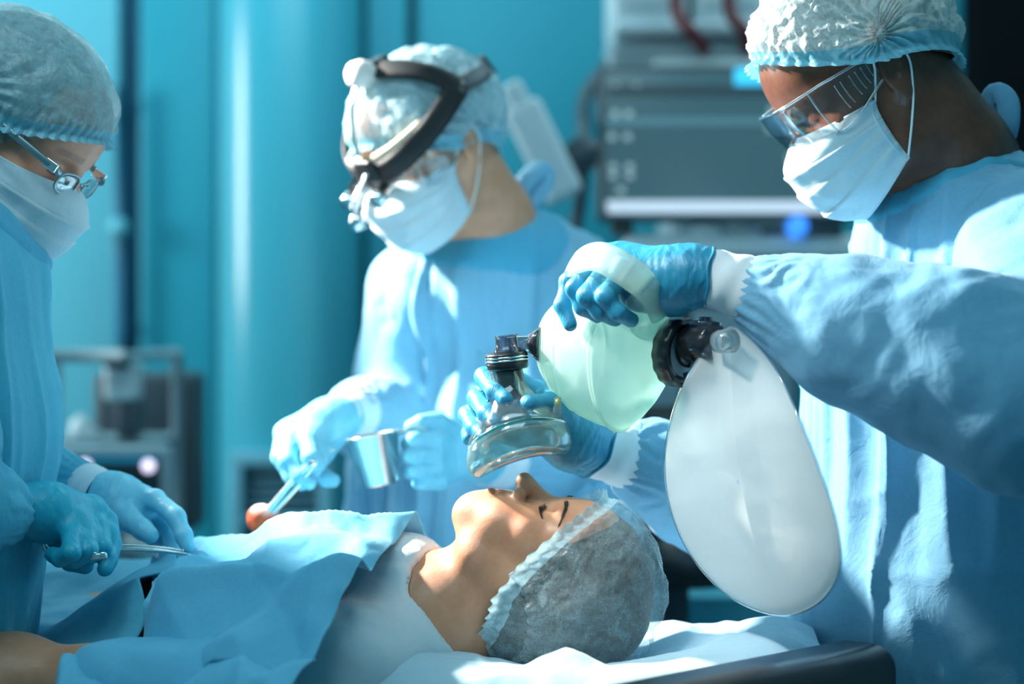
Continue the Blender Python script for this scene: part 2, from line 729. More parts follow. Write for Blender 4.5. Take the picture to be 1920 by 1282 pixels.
def skin(name, color, dark, blush, rough=0.45, sss=0.06):
    """Skin: pores and mottling over a colour tint (lips, cheeks) carried by the mesh."""
    t = NT(name)
    v = t.n('TexCoord').outputs['Object']
    c = t.ramp(t.noise(45, 5, 0.65, None, v), [(0.3, dark), (0.68, color)])
    c = t.mixc(1.0, c, t.n('VertexColor', layer_name='tint').outputs[0], 'MULTIPLY')
    b = t.bump(t.noise(900, 3, 0.6, None, v), 0.16, 0.001)
    b = t.bump(t.noise(120, 3, 0.6, None, v), 0.12, 0.003, b)
    p = t.n('BsdfPrincipled', {'Base Color': c, 'Roughness': rough, 'Specular IOR Level': 0.45, 'Normal': b,
                               'Subsurface Weight': sss, 'Subsurface Radius': blush, 'Subsurface Scale': 0.01}).outputs[0]
    return t.done(p)


def nitrile(name, color, dark):
    t = NT(name)
    v = t.n('TexCoord').outputs['Object']
    c = t.ramp(t.noise(60, 4, 0.6, None, v), [(0.3, dark), (0.7, color)])
    w = t.noise(22, 4, 0.65, (3.5, 3.5, 0.7), v, 1.5)
    b = t.bump(w, 0.35, 0.004)
    b = t.bump(t.noise(1400, 2, 0.5, None, v), 0.08, 0.0006, b)
    return t.done(t.n('BsdfPrincipled', {'Base Color': c, 'Roughness': 0.42, 'Specular IOR Level': 0.5, 'Normal': b}).outputs[0])


M = {}
M['gown'] = cloth('gown_cloth', (0.245, 0.54, 0.75), (0.19, 0.48, 0.71), 0.12, 900, 0.35)
M['gown_mid'] = cloth('gown_cloth_pale', (0.28, 0.58, 0.76), (0.23, 0.53, 0.73), 0.12, 900, 0.3)
M['gown_teal'] = cloth('gown_cloth_teal', (0.10, 0.53, 0.70), (0.07, 0.47, 0.66), 0.12, 900, 0.3)
M['collar'] = cloth('collar_binding', (0.10, 0.46, 0.66), (0.07, 0.40, 0.60), 0.05, 900, 0.2)
M['drape'] = cloth('drape_cloth', (0.18, 0.56, 0.77), (0.13, 0.51, 0.74), 0.10, 1100, 0.22)
M['drape_low'] = cloth('lower_drape_cloth', (0.13, 0.50, 0.66), (0.09, 0.44, 0.62), 0.10, 1100, 0.25)
M['sheet'] = cloth('pillow_sheet', (0.50, 0.70, 0.80), (0.43, 0.65, 0.77), 0.10, 1300, 0.4)
M['shirt'] = cloth('white_shirt_cloth', (0.66, 0.80, 0.86), (0.60, 0.75, 0.82), 0.10, 1500, 0.25)
M['mask'] = cloth('mask_paper', (0.74, 0.86, 0.90), (0.66, 0.80, 0.86), 0.2, 1600, 0.25)
M['mask_seam'] = cloth('mask_seam', (0.58, 0.76, 0.82), (0.52, 0.70, 0.78), 0.1, 1600, 0.2)
M['loop'] = principled('elastic_loop', (0.8, 0.88, 0.9), 0.7)
M['cuff'] = cloth('knit_cuff', (0.78, 0.86, 0.90), (0.72, 0.82, 0.88), 0.05, 700, 0.1)
M['glove'] = nitrile('blue_nitrile', (0.035, 0.31, 0.49), (0.02, 0.25, 0.42))
M['glove_teal'] = nitrile('teal_nitrile', (0.02, 0.42, 0.58), (0.012, 0.36, 0.52))
M['glove_pale'] = nitrile('pale_nitrile', (0.22, 0.62, 0.78), (0.17, 0.55, 0.73))
M['cap_white'] = veil('cap_gauze_white', (0.74, 0.86, 0.86), 0.62, 0.97, (300, 1), 1.0)
M['cap_grey'] = veil('cap_gauze_grey', (0.42, 0.68, 0.74), 0.5, 0.92, (90, 1), 0.8)
M['cap_mid'] = veil('cap_gauze_blue', (0.46, 0.72, 0.80), 0.6, 0.95, (160, 1), 0.8)
M['cap_patient'] = veil('cap_gauze_sheer', (0.55, 0.80, 0.88), 0.05, 0.40, (700, 1), 1.0)
M['cap_band'] = veil('cap_band_gauze', (0.25, 0.66, 0.80), 0.85, 1.0, (300, 1), 0.4)
M['cap_band_patient'] = veil('cap_band_sheer', (0.55, 0.82, 0.90), 0.5, 0.9, (300, 1), 0.4)
M['skin_pat'] = skin('skin_olive', (0.60, 0.30, 0.18), (0.52, 0.235, 0.13), (1, 0.35, 0.2))
M['skin_left'] = skin('skin_fair', (0.80, 0.34, 0.22), (0.66, 0.26, 0.16), (1, 0.35, 0.25))
M['skin_mid'] = skin('skin_warm', (0.70, 0.34, 0.21), (0.58, 0.27, 0.15), (1, 0.35, 0.25))
M['skin_dark'] = skin('skin_brown', (0.190, 0.076, 0.044), (0.120, 0.044, 0.025), (1, 0.35, 0.25), 0.33, 0.03)
M['hair_dark'] = principled('dark_hair', (0.035, 0.027, 0.022), 0.5, bump=(60, 0.8, 0.004, (1, 6, 1)), var=(30, (0.09, 0.075, 0.065), (1, 8, 1)))
M['hair_brown'] = principled('brown_hair', (0.045, 0.03, 0.022), 0.45, bump=(50, 0.8, 0.005, (6, 1, 6)), var=(26, (0.12, 0.09, 0.07), (8, 1, 8)))
M['hair_grey'] = principled('grey_hair', (0.20, 0.19, 0.18), 0.6, bump=(60, 0.8, 0.004, (6, 1, 1)), var=(18, (0.50, 0.46, 0.42), (5, 1, 1)))
M['lash'] = principled('lash_hair', (0.02, 0.014, 0.01), 0.6)
M['clear'] = clear('clear_plastic')
M['lens'] = clear('spectacle_lens', (0.97, 0.99, 1.0), 0.03, 0.2)
M['clear_rim'] = clear('clear_plastic_rim', (0.80, 0.88, 0.92), 0.1, 0.9, 0.35, (0.8, 0.92, 0.95))
M['smoke'] = clear('smoky_plastic', (0.50, 0.52, 0.58), 0.06, 0.8, 0.12, (0.35, 0.38, 0.45))
M['dome'] = clear('clear_dome', (0.93, 0.98, 0.99), 0.06, 0.7, 0.06, (0.7, 0.92, 0.95))
M['cushion'] = clear('soft_clear_vinyl', (0.90, 0.98, 0.98), 0.08, 0.7, 0.16, (0.60, 0.92, 0.93))
M['vinyl_teal'] = clear('teal_vinyl', (0.25, 0.72, 0.72), 0.1, 0.7, 0.5, (0.08, 0.50, 0.52))
M['black'] = principled('black_plastic', (0.012, 0.014, 0.017), 0.3, spec=0.6)
M['strap_black'] = principled('black_strap', (0.012, 0.014, 0.016), 0.55, spec=0.4, bump=(300, 0.2, 0.001))
M['charcoal'] = principled('charcoal_strap', (0.07, 0.085, 0.10), 0.5)
M['red'] = principled('dark_red_plastic', (0.13, 0.012, 0.018), 0.45)
M['steel'] = principled('brushed_steel', (0.72, 0.72, 0.70), 0.22, 1.0, bump=(200, 0.06, 0.0005, (1, 1, 0.02)))
M['chrome'] = principled('chrome', (0.9, 0.9, 0.9), 0.12, 1.0)
M['frame_metal'] = principled('spectacle_metal', (0.30, 0.38, 0.42), 0.35, 0.8)
M['white_plastic'] = principled('white_plastic', (0.62, 0.72, 0.75), 0.45)
M['grey_plastic'] = principled('grey_plastic', (0.30, 0.40, 0.44), 0.5)
M['dark_grey'] = principled('dark_grey_plastic', (0.05, 0.075, 0.09), 0.45)
M['leather'] = principled('black_leather', (0.018, 0.022, 0.026), 0.28, spec=0.6, bump=(160, 0.12, 0.0015))
M['cotton'] = principled('cotton_swab', (0.85, 0.82, 0.78), 0.95, bump=(120, 0.6, 0.004))


def bag_mat():
    t = NT('green_silicone')
    lw = t.n('LayerWeight', {'Blend': 0.45}).outputs['Facing']
    c = t.ramp(lw, [(0.25, (0.78, 0.84, 0.85)), (0.85, (0.45, 0.84, 0.60))])
    d = t.n('BsdfPrincipled', {'Base Color': c, 'Roughness': 0.28, 'Specular IOR Level': 0.5}).outputs[0]
    tl = t.n('BsdfTranslucent', {'Color': (0.84, 0.96, 0.89, 1)}).outputs[0]
    s = t.mixs(0.52, d, tl)
    tr = t.n('BsdfTransparent', {'Color': (0.86, 0.97, 0.93, 1)}).outputs[0]
    return t.done(t.mixs(t.ramp(lw, [(0.2, (0.42,) * 3), (0.9, (0.85,) * 3)]), tr, s))


def sponge_mat():
    """Gauze ball soaked orange from below; the dry top stays white."""
    t = NT('iodine_gauze')
    v = t.n('TexCoord').outputs['Object']
    z = t.n('SeparateXYZ', {0: v}).outputs[2]
    f = t.math('ADD', z, t.math('MULTIPLY', t.noise(38, 3, 0.5, None, v), 0.022))
    c = t.ramp(t.math('MULTIPLY', t.math('ADD', f, 0.02), 16.0), [(0.62, (0.70, 0.10, 0.03)), (0.82, (0.80, 0.66, 0.60))])
    return t.done(t.n('BsdfPrincipled', {'Base Color': c, 'Roughness': 0.8, 'Normal': t.bump(t.noise(120, 3), 0.3, 0.002)}).outputs[0])


def panel_mat(name, color, rough=0.35, var=0.25, bumpd=0.0):
    t = NT(name)
    v = t.n('TexCoord').outputs['Object']
    f = t.noise(1.4, 3, 0.5, None, v)
    c = t.mixc(t.math('MULTIPLY', f, var), color, tuple(x * 0.72 for x in color))
    return t.done(t.n('BsdfPrincipled', {'Base Color': c, 'Roughness': rough, 'Specular IOR Level': 0.5}).outputs[0])


M['bag'] = bag_mat()
M['reservoir'] = cloth('reservoir_film', (0.93, 0.94, 0.92), (0.90, 0.92, 0.91), 0.5, 1500, 0.12, 0.0)
M['wall'] = panel_mat('teal_wall_panel', (0.012, 0.27, 0.355), 0.4)
M['wall_light'] = panel_mat('pale_teal_panel', (0.10, 0.40, 0.49), 0.4)
M['column'] = panel_mat('satin_column_paint', (0.06, 0.38, 0.48), 0.22)
M['seam'] = panel_mat('dark_blue_seam', (0.003, 0.10, 0.18), 0.5)
M['floor'] = panel_mat('grey_green_floor', (0.10, 0.22, 0.26), 0.35)
M['black_wall'] = principled('black_panel', (0.004, 0.006, 0.008), 0.9, spec=0.05)
# ------------------------------------------------------------------ the room
WY = 4.9                                   # distance of the back wall


def wx(u, d=WY):
    return (u - 960.0) * d / FPX


def wz(v, d=WY):
    return CAM_Z - (v - 641.0) * d / FPX


def slab(name, x0, x1, y0, y1, z0, z1, mat, r=0.004, parent=None):
    return mobj(name, rbox(((x0 + x1) / 2, (y0 + y1) / 2, (z0 + z1) / 2), ((x1 - x0) / 2, (y1 - y0) / 2, (z1 - z0) / 2), None, r, 2), mat, parent)


ZT = 2.95
structure(slab('floor', -3.2, 3.2, -0.6, WY + 0.3, -0.06, 0.0, M['floor'], 0.002))
back = structure(slab('wall_back', -3.2, 3.2, WY + 0.06, WY + 0.2, 0.0, ZT, M['seam'], 0.002))
# wall panels, each proud of the dark backing that shows in the joints
for (u0, u1, key, y, th) in ((-560, -180, 'wall_light', 0, .05), (-168, 222, 'wall_light', 0, .05), (262, 404, 'wall', 0, .05),
                             (690, 764, 'wall', -0.02, .05), (780, 1166, 'wall', 0, .05), (1178, 1560, 'wall', 0, .05), (1572, 1806, 'wall', 0, .05),
                             (1812, 2400, 'black_wall', -0.10, .10)):
    slab('panel', wx(u0), wx(u1), WY + y, WY + y + th, 0.0, ZT, M[key], 0.006, back)
# the rounded pillar
cx0, cx1 = wx(404), wx(684)
prof = []
for k in range(33):
    a = math.pi * (1 - k / 32)
    x = (cx0 + cx1) / 2 + (cx1 - cx0) / 2 * math.copysign(abs(math.cos(a)) ** 0.8, math.cos(a))
    prof.append((x, WY + 0.06 - 0.17 * math.sin(a) ** 0.85 if 0 < k < 32 else WY + 0.06))
cv = np.array([(x, y, z) for (x, y) in prof for z in (0.0, ZT)])
structure(mobj('wall_pillar', (cv, grid_faces(33, 2)), M['column']))
# air vent low on the pillar: frame and louvres
vent = thing('wall_vent', 'pale framed grey louvred air vent low on the teal pillar', 'vent', (wx(535), WY - 0.12, wz(1000)))
y0 = WY - 0.145
vx0, vx1, vz0, vz1 = wx(446), wx(632), wz(1130), wz(842)
M['vent_frame'] = principled('vent_frame_paint', (0.16, 0.44, 0.55), 0.5)
M['vent_slat'] = principled('vent_slat_paint', (0.07, 0.19, 0.25), 0.5)
for (a, b, c, d) in ((vx0, vx1, vz1 - .03, vz1), (vx0, vx1, vz0, vz0 + .03), (vx0, vx0 + .03, vz0 + .0301, vz1 - .0301), (vx1 - .03, vx1, vz0 + .0301, vz1 - .0301)):
    slab('frame', a, b, y0 - .012, y0 + .05, c, d, M['vent_frame'], 0.004, vent)
slab('frame', vx0 + .0301, vx1 - .0301, y0 - .005, y0 + .04, (vz0 + vz1) / 2 + .02, (vz0 + vz1) / 2 + .04, M['vent_frame'], 0.004, vent)
slab('backing', vx0 + .02, vx1 - .02, y0 + .03, y0 + .05, vz0 + .02, vz1 - .02, M['dark_grey'], 0.002, vent)
sl = rbox((0, 0, 0), ((vx1 - vx0) / 2 - .033, .011, .003), basis(x=(1, 0, 0), y=(0, .8, .6)), .001, 1)
sm = None
nz = 15
for k in range(nz):
    z = vz0 + .04 + (vz1 - vz0 - .08) * k / (nz - 1)
    if abs(z - (vz0 + vz1) / 2 - .03) < .016:
        continue
    if sm is None:
        so = mobj('slat', sl, M['vent_slat'], vent)
        sm = so.data
    else:
        so = bpy.data.objects.new('slat', sm)
        COL.objects.link(so)
        so.parent = vent
    so.location = ((vx0 + vx1) / 2, y0 + .012, z)

# door edge: pull handle and rail on the seam between the panels
dh = thing('door_handle', 'slim pull handle with a pale knob on the dark blue wall seam', 'handle', (wx(232), WY - .03, wz(430)))
mobj('bar', tube([V(wx(232), WY - .05, wz(640)), V(wx(232), WY - .05, wz(170))], .012, 10), M['seam'], dh)
mobj('knob', lathe([(0, -.02), (.02, -.018), (.026, 0), (.02, .018), (0, .02)], 16, (wx(232), WY - .07, wz(430)), (0, 1, 0)), M['wall_light'], dh)
for zz in (200, 610):
    mobj('standoff', tube([V(wx(232), WY + .05, wz(zz)), V(wx(232), WY - .05, wz(zz))], .008, 8), M['seam'], dh)

# ------------------------------------------------------------------ machine behind on the right: shelf, monitor, hoses, worktop
MD = 3.95


def mx(u, d=MD):
    return (u - 960.0) * d / FPX


def mz(v, d=MD):
    return CAM_Z - (v - 641.0) * d / FPX


am = thing('anaesthesia_machine', 'grey anaesthesia machine tower with shelves behind the dark monitor', 'machine', (mx(1400), MD + .25, 0))
slab('column', mx(1260), mx(1520), MD + .14, MD + .42, 0.02, mz(-260), M['grey_plastic'], 0.02, am)
slab('shelf', mx(1150), mx(1560), MD - .02, MD + .40, mz(64), mz(40), M['white_plastic'], 0.01, am)
slab('shelf', mx(1170), mx(1600), MD - .12, MD + .40, mz(486), mz(446), M['white_plastic'], 0.012, am)
slab('worktop', mx(1140), mx(1640), MD - .25, MD + .42, mz(560), mz(520), M['grey_plastic'], 0.012, am)
slab('hood', mx(1140), mx(1560), MD + .02, MD + .40, mz(146), mz(70), M['grey_plastic'], 0.02, am)
slab('hood_lip', mx(1225), mx(1480), MD - .02, MD + .1, mz(142), mz(112), M['white_plastic'], 0.01, am)
for (a, b) in ((1150, 1290), (1302, 1440), (1452, 1550)):
    dr = slab('module', mx(a), mx(b), MD + .0, MD + .36, mz(38), mz(-90), M['white_plastic'], 0.012, am)
    slab('slot', mx(a + 20), mx(b - 16), MD - .004, MD + .02, mz(14), mz(6), M['grey_plastic'], 0.002, dr)
for (a, b) in ((1150, 1260), (1275, 1460)):
    slab('drawer', mx(a), mx(b), MD - .23, MD + .3, mz(760), mz(580), M['grey_plastic'], 0.012, am)
slab('base', mx(1130), mx(1640), MD - .22, MD + .42, 0.0, 0.2, M['dark_grey'], 0.02, am)
slab('undershelf', mx(1160), mx(1620), MD + .02, MD + .42, mz(640), mz(562), M['dark_grey'], 0.01, am)
hm = mobj('control_knob', lathe([(0, -.02), (.016, -.018), (.02, -.006), (.02, .02), (0, .03)], 20, (mx(1476), MD - .14, mz(432)), (0, 1, 0)),
          principled('lit_blue_knob', (0.02, 0.15, 0.8), 0.4, emit=((0.05, 0.3, 1.0), 1.2)), am)
M['vial_teal'] = principled('teal_vial', (0.10, 0.45, 0.52), 0.35)
for (u, v0, v1, r, mk) in ((1504, 486, 424, .022, 'white_plastic'), (1542, 486, 398, .03, 'vial_teal'), (1440, 446, 430, .03, 'dark_grey'), (1310, 446, 424, .05, 'white_plastic'), (1395, 446, 428, .03, 'white_plastic')):
    h = mz(v0) - 0, mz(v1)
    b, tp = mz(max(v0, 447)) if v0 > 446 else mz(446), mz(v1)
    mobj('canister', lathe([(0, 0), (r, 0), (r, (tp - b) * .8), (r * .6, (tp - b) * .86), (r * .6, tp - b), (0, tp - b)], 18, (mx(u), MD - .07, b)), M[mk], am)

mon = thing('patient_monitor', 'large dark patient monitor with pale status bar behind the right surgeon', 'monitor', (mx(1345), MD - .1, mz(430)))
MY = MD - .14
tl = -0.012                                 # the screen leans a hair


def mslab(n, u0, u1, v0, v1, y, th, mk, par, r=.004):
    return slab(n, mx(u0), mx(u1), y, y + th, mz(v1), mz(v0), M[mk] if isinstance(mk, str) else mk, r, par)


mslab('housing', 1114, 1576, 140, 424, MY, .06, 'dark_grey', mon, .012)
M['screen'] = principled('screen_glass', (0.05, 0.11, 0.135), 0.25, emit=((0.055, 0.125, 0.15), 0.55))
scr = mslab('screen', 1126, 1566, 152, 414, MY - .003, .006, 'screen', mon, .001)
ui = lambda n, c, s: principled(n, c, 0.4, emit=(c, s))
uc, uw, ud, ut = ui('screen_cyan', (0.05, 0.55, 0.85), 1.0), ui('screen_pale', (0.60, 0.68, 0.78), .75), ui('screen_slate', (0.09, 0.21, 0.25), .6), ui('screen_text', (0.35, 0.48, 0.5), .6)
mslab('title_bar', 1362, 1560, 146, 178, MY - .006, .003, uc, scr, .001)
mslab('status_bar', 1132, 1562, 386, 408, MY - .006, .003, uw, scr, .001)
mslab('divider', 1132, 1562, 236, 250, MY - .006, .003, ud, scr, .001)
mslab('divider', 1132, 1562, 178, 196, MY - .006, .003, ui('screen_dim', (.03, .06, .075), .5), scr, .001)
rs = np.random.RandomState(5)
for (v, us) in ((180, (1140, 1178)), (228, (1140, 1164)), (270, (1134, 1162)), (324, (1136, 1166)), (340, (1136, 1166)), (366, (1150,)),
                (190, (1362, 1384, 1402, 1420)), (222, (1424, 1436)), (308, (1456, 1486, 1500)), (256, (1420, 1450))):
    for u in us:
        mslab('readout', u, u + 13, v - 5, v + 6, MY - .005, .002, ut, scr, .0008)
mslab('mount', 1140, 1180, 424, 447, MY + .01, .05, 'black', mon, .004)
mslab('mount', 1480, 1560, 424, 447, MY + .01, .05, 'dark_grey', mon, .004)

for (nm, u, lab) in (('suction_hose', 1262, 'dark red hose hanging from the shelf, nearer the teal wall'), ('suction_hose', 1360, 'dark red hose hanging from the shelf, nearer the white cap')):
    pth = smooth_path([V(mx(u), MD - .06, mz(-60)), V(mx(u), MD - .06, mz(0)), V(mx(u + 4), MD - .07, mz(40)), V(mx(u + 26), MD - .08, mz(70)), V(mx(u + (56 if u < 1300 else 34)), MD - .04, mz(100))], 30)
    o = tag(mobj(nm, tube(pth, .0135, 10), M['red']), lab, 'hose', 'hoses hanging from the machine shelf')

# pale lamp arm hanging behind the middle surgeon
arm = thing('lamp_arm', 'pale tilted bar of an equipment arm behind the middle surgeon', 'equipment arm', P(1066, 395, 3.7))
a0, a1 = P(975, 196, 3.7), P(1062, 372, 3.7)
mobj('bar', rbox((a0 + a1) / 2, (np.linalg.norm(a1 - a0) / 2, .03, .036), basis(x=a1 - a0, y=(0, 1, 0)), .014, 3), M['white_plastic'], arm)
a2 = P(968, 182, 3.7)
mobj('tip', rbox(a2, (.028, .024, .020), basis(x=a1 - a0, y=(0, 1, 0)), .01, 3), M['white_plastic'], arm)
mobj('joint', lathe([(0, -.045), (.03, -.043), (.036, 0), (.03, .043), (0, .045)], 18, P(1090, 290, 3.74), (0, 1, 0)), M['dark_grey'], arm)
mobj('strut', tube(smooth_path([P(1056, 330, 3.7), P(1075, 300, 3.74), P(1090, 285, 3.75), P(1094, 240, 3.82), P(1098, 180, 3.95), P(1150, 112, 4.02)], 20), .016, 10), M['dark_grey'], arm)
mobj('strut', tube(smooth_path([P(1090, 290, 3.74), P(1092, 340, 3.76), P(1084, 400, 3.80), P(1076, 440, 3.80)], 20), .013, 10), M['dark_grey'], arm)

# ------------------------------------------------------------------ equipment cart on the left
LD = 3.9
ct = thing('equipment_cart', 'steel trolley with a rail and small devices beside the left surgeon', 'trolley', (mx(170, LD), LD + .1, 0))
for (u, y) in ((60, LD - .1), (60, LD + .2), (300, LD + .2)):
    mobj('post', tube([V(mx(u, LD), y, 0.05), V(mx(u, LD), y, mz(664, LD))], .012, 10), M['grey_plastic'], ct)
mobj('rail', tube([V(mx(50, LD), LD - .1, mz(666, LD)), V(mx(252, LD), LD - .1, mz(666, LD))], .013, 10), M['grey_plastic'], ct)
mobj('rail', tube([V(mx(246, LD), LD - .1, mz(668, LD)), V(mx(300, LD), LD + .2, mz(664, LD))], .011, 10), M['grey_plastic'], ct)
slab('tray', mx(40, LD), mx(320, LD), LD - .12, LD + .24, mz(1030, LD), mz(1016, LD), M['grey_plastic'], .005, ct)
slab('tray', mx(40, LD), mx(300, LD), LD + .02, LD + .24, mz(832, LD), mz(822, LD), M['grey_plastic'], .004, ct)
cb = slab('device', mx(196, LD), mx(252, LD), LD - .02, LD + .1, mz(752, LD), mz(676, LD), M['white_plastic'], .012, ct)
slab('clamp', mx(206, LD), mx(246, LD), LD - .06, LD + .02, mz(690, LD), mz(664, LD), M['dark_grey'], .006, ct)
slab('device', mx(216, LD), mx(256, LD), LD, LD + .1, mz(821, LD), mz(752, LD), M['dark_grey'], .01, ct)
slab('dark_box', mx(120, LD), mx(330, LD), LD + .26, LD + .4, mz(1020, LD), mz(700, LD), M['dark_grey'], .02, ct)
for (u, v0, v1) in ((136, 821, 780), (152, 821, 804)):
    b, tp = mz(v0, LD), mz(v1, LD)
    mobj('bottle', lathe([(0, 0), (.022, 0), (.024, .01), (.022, (tp - b) * .7), (.01, (tp - b) * .85), (.01, tp - b), (0, tp - b)], 16, (mx(u, LD), LD + .08, b)), M['white_plastic'], ct)

vm = thing('vital_signs_monitor', 'small grey framed monitor with dark screen beside the left surgeon', 'monitor', (mx(205, LD - .1), LD - .1, mz(1016, LD - .1)))
LY = LD - .16
LU = lambda u: mx(u, LY)
LV = lambda v: mz(v, LY)
slab('housing', LU(92), LU(314), LY, LY + .07, LV(1000), LV(836), M['grey_plastic'], .012, vm)
M['screen_black'] = principled('black_screen', (0.012, 0.022, 0.03), 0.3)
s2 = slab('screen', LU(106), LU(302), LY - .003, LY + .006, LV(985), LV(851), M['screen_black'], .002, vm)
slab('title_bar', LU(108), LU(298), LY - .005, LY + .002, LV(868), LV(853), principled('screen_blue', (.01, .13, .22), .4, emit=((.01, .14, .24), .6)), .0005, s2)
slab('badge', LU(104), LU(122), LY - .007, LY + .002, LV(868), LV(850), principled('yellow_badge', (.6, .5, .05), .5), .001, s2)
M['white_led'] = principled('white_indicator', (.8, .75, .9), .4, emit=((.85, .75, 1.0), 1.6))
for u in (160, 279):
    mobj('indicator', lathe([(0, -.004), (.010, -.003), (.012, .0), (0, .004)], 18, (LU(u), LY - .005, LV(873)), (0, 1, 0)), M['white_led'], s2)
slab('stand', LU(190), LU(220), LY + .02, LY + .06, mz(1016, LD), LV(998), M['dark_grey'], .005, vm)

# dark stool and teal waste bin behind the table head
st = thing('stool', 'black padded stool behind the patient\'s covered head', 'stool', P(1270, 1500, 3.1) * V(1, 1, 0))
sp = P(1262, 1030, 3.1)
mobj('seat', lathe([(0, -.05), (.10, -.05), (.125, -.03), (.13, 0), (.12, .035), (.08, .05), (0, .052)], 32, sp), M['black'], st)
mobj('column', tube([V(sp[0], sp[1], .1), V(sp[0], sp[1], sp[2] - .04)], .025, 12), M['dark_grey'], st)
for k in range(5):
    a = k * 2 * math.pi / 5 + .3
    mobj('leg', tube([V(sp[0], sp[1], .12), V(sp[0] + .24 * math.cos(a), sp[1] + .24 * math.sin(a), .03)], .016, 8), M['dark_grey'], st)
slab('backrest', sp[0] - .09, sp[0] + .09, sp[1] + .12, sp[1] + .15, sp[2] + .05, sp[2] + .22, M['black'], .012, st)
mobj('back_bar', tube(smooth_path([V(sp[0], sp[1] + .05, sp[2] - .045), V(sp[0], sp[1] + .15, sp[2] - .04), V(sp[0], sp[1] + .165, sp[2] + .08)], 12), .01, 8), M['dark_grey'], st)
bn = P(1310, 1110, 3.52)
bin_ = thing('waste_bin', 'pale teal bin standing behind the stool by the table head', 'bin', V(bn[0], bn[1], 0))
M['bin'] = principled('teal_bin_plastic', (0.10, 0.50, 0.62), 0.4)
mobj('body', lathe([(0, .0), (.13, .0), (.15, .02), (.17, bn[2]), (.175, bn[2] + .01), (.165, bn[2] + .01), (.15, .05)], 36, V(bn[0], bn[1], 0)), M['bin'], bin_)
mobj('rim', tube([V(bn[0] + .173 * math.cos(a), bn[1] + .173 * math.sin(a), bn[2] + .01) for a in np.linspace(0, 2 * math.pi, 36, endpoint=False)], .008, 8, closed=True), M['bin'], bin_)
# ------------------------------------------------------------------ heads, caps, masks, hands
def head_field(F, H, ears=True, lips=True, woman=False):
    """Add a head in frame H (x right, y forward, z up; 0.23 m chin to crown) to the field."""
    s = H.s

    def e(c, r, k, op='add', R=None):
        F.ell(H.w(c), np.asarray(r) * s, H.R if R is None else H.R @ R, k * s, op)

    def c(a, b, ra, rb, k, op='add', flat=None):
        F.cone(H.w(a), H.w(b), ra * s, rb * s, k * s, op, None if flat is None else (H.d(flat[0]), flat[1]))

    e((0, -.014, .030), (.076, .098, .088), 0)
    e((0, .022, -.035), (.062, .066, .074), .03)
    e((0, .055, .040), (.058, .036, .050), .03)                    # forehead
    for q in (-1, 1):
        c((q * .056, -.008, -.038), (q * .046, .020, -.082), .017, .016, .03)
        c((q * .046, .020, -.082), (q * .012, .062, -.099), .016, .0155, .025)
        e((q * .044, .056, -.024), (.024, .022, .019), .022)
        e((q * .030, .062, -.058), (.026, .026, .026), .02)
        c((q * .048, .060, .020), (q * .012, .078, .017), .011, .011, .014)
    e((0, .063, -.099), (.021, .015, .014), .028)                  # chin
    e((0, .070, -.070), (.030, .022, .030), .022)                  # muzzle
    c((0, .080, .008), (0, .104, -.026), .0080, .0095, .012)       # nose bridge
    e((0, .110, -.036), (.0120, .0125, .0110), .009)
    for q in (-1, 1):
        e((q * .0125, .094, -.040), (.0085, .0115, .0085), .005)
        e((q * .031, .094, .000), (.0165, .0135, .0105), .010, 'sub')
        e((q * .031, .0715, -.001), (.0150, .0120, .0112), .004)   # closed lid
        e((q * .0065, .101, -.0475), (.0035, .0055, .004), .003, 'sub')
    if lips:
        for q in (-1, 1):
            c((q * .004, .0915, -.0645), (q * .022, .0800, -.0690), .0058, .0032, .004)
            c((0, .0905, -.0765), (q * .020, .0800, -.0705), .0066, .0030, .004)
        for q in (-1, 1):
            c((0, .0990, -.0705), (q * .022, .0850, -.0695), .0012, .0010, .003, 'sub')
    if ears:
        for q in (-1, 1):
            R = basis(x=(1, q * -.30, 0), z=(0, -.22, 1))
            e((q * .0775, -.014, -.004), (.0075, .019, .031), .008, R=R)
            e((q * .0840, -.010, .002), (.0050, .0105, .018), .005, 'sub', R)
            e((q * .0765, -.006, -.032), (.0055, .009, .0095), .006)
    # neck
    c((0, -.030, -.045), (0, -.046, -.125), .050 if woman else .056, .050 if woman else .058, .035)


def head_tint(H, v, lipc=(1.0, 0.72, 0.70), brow=0.2, beard=None, cheek=(1.06, .95, .92)):
    """Colour tint of the skin at points v: lips, brows and cheeks."""
    p = H.l(v)
    x, y, z = np.abs(p[:, 0]), p[:, 1], p[:, 2]
    col = np.ones((len(v), 3))

    def lay(m, c):
        nonlocal col
        col = col * (1 - m[:, None]) + col * np.asarray(c) * m[:, None]
    lay(np.exp(-((x - .043) / .02) ** 2 - ((z + .03) / .02) ** 2) * (y > .03), cheek)
    lay(sstep(.006, .0, np.abs(z + .0705 + x * .02) - .0055 * (1 - (x / .026) ** 2)) * (x < .026) * (y > .07), lipc)
    if brow:
        arch = .0205 + .10 * (x - .016) - 2.6 * (x - .016) ** 2
        m = sstep(.0052, .0025, np.abs(z - arch)) * sstep(.010, .015, x) * sstep(.056, .048, x) * (y > .04)
        lay(m * (.75 + .25 * vnoise(p * 900, 3)), (brow,) * 3)
    m = sstep(.0022, .0008, np.abs(z + .0075 + .003 * np.cos((x - .031) / .016 * 1.5) - .004)) * (np.abs(x - .031) < .0155) * (y > .055)
    lay(m, (.22, .18, .16))
    if beard is not None:
        m = sstep(-.03, -.055, z) * sstep(-.04, .02, y) * (.6 + .4 * vnoise(p * 700, 9))
        lay(m * beard[0], beard[1])
    return col


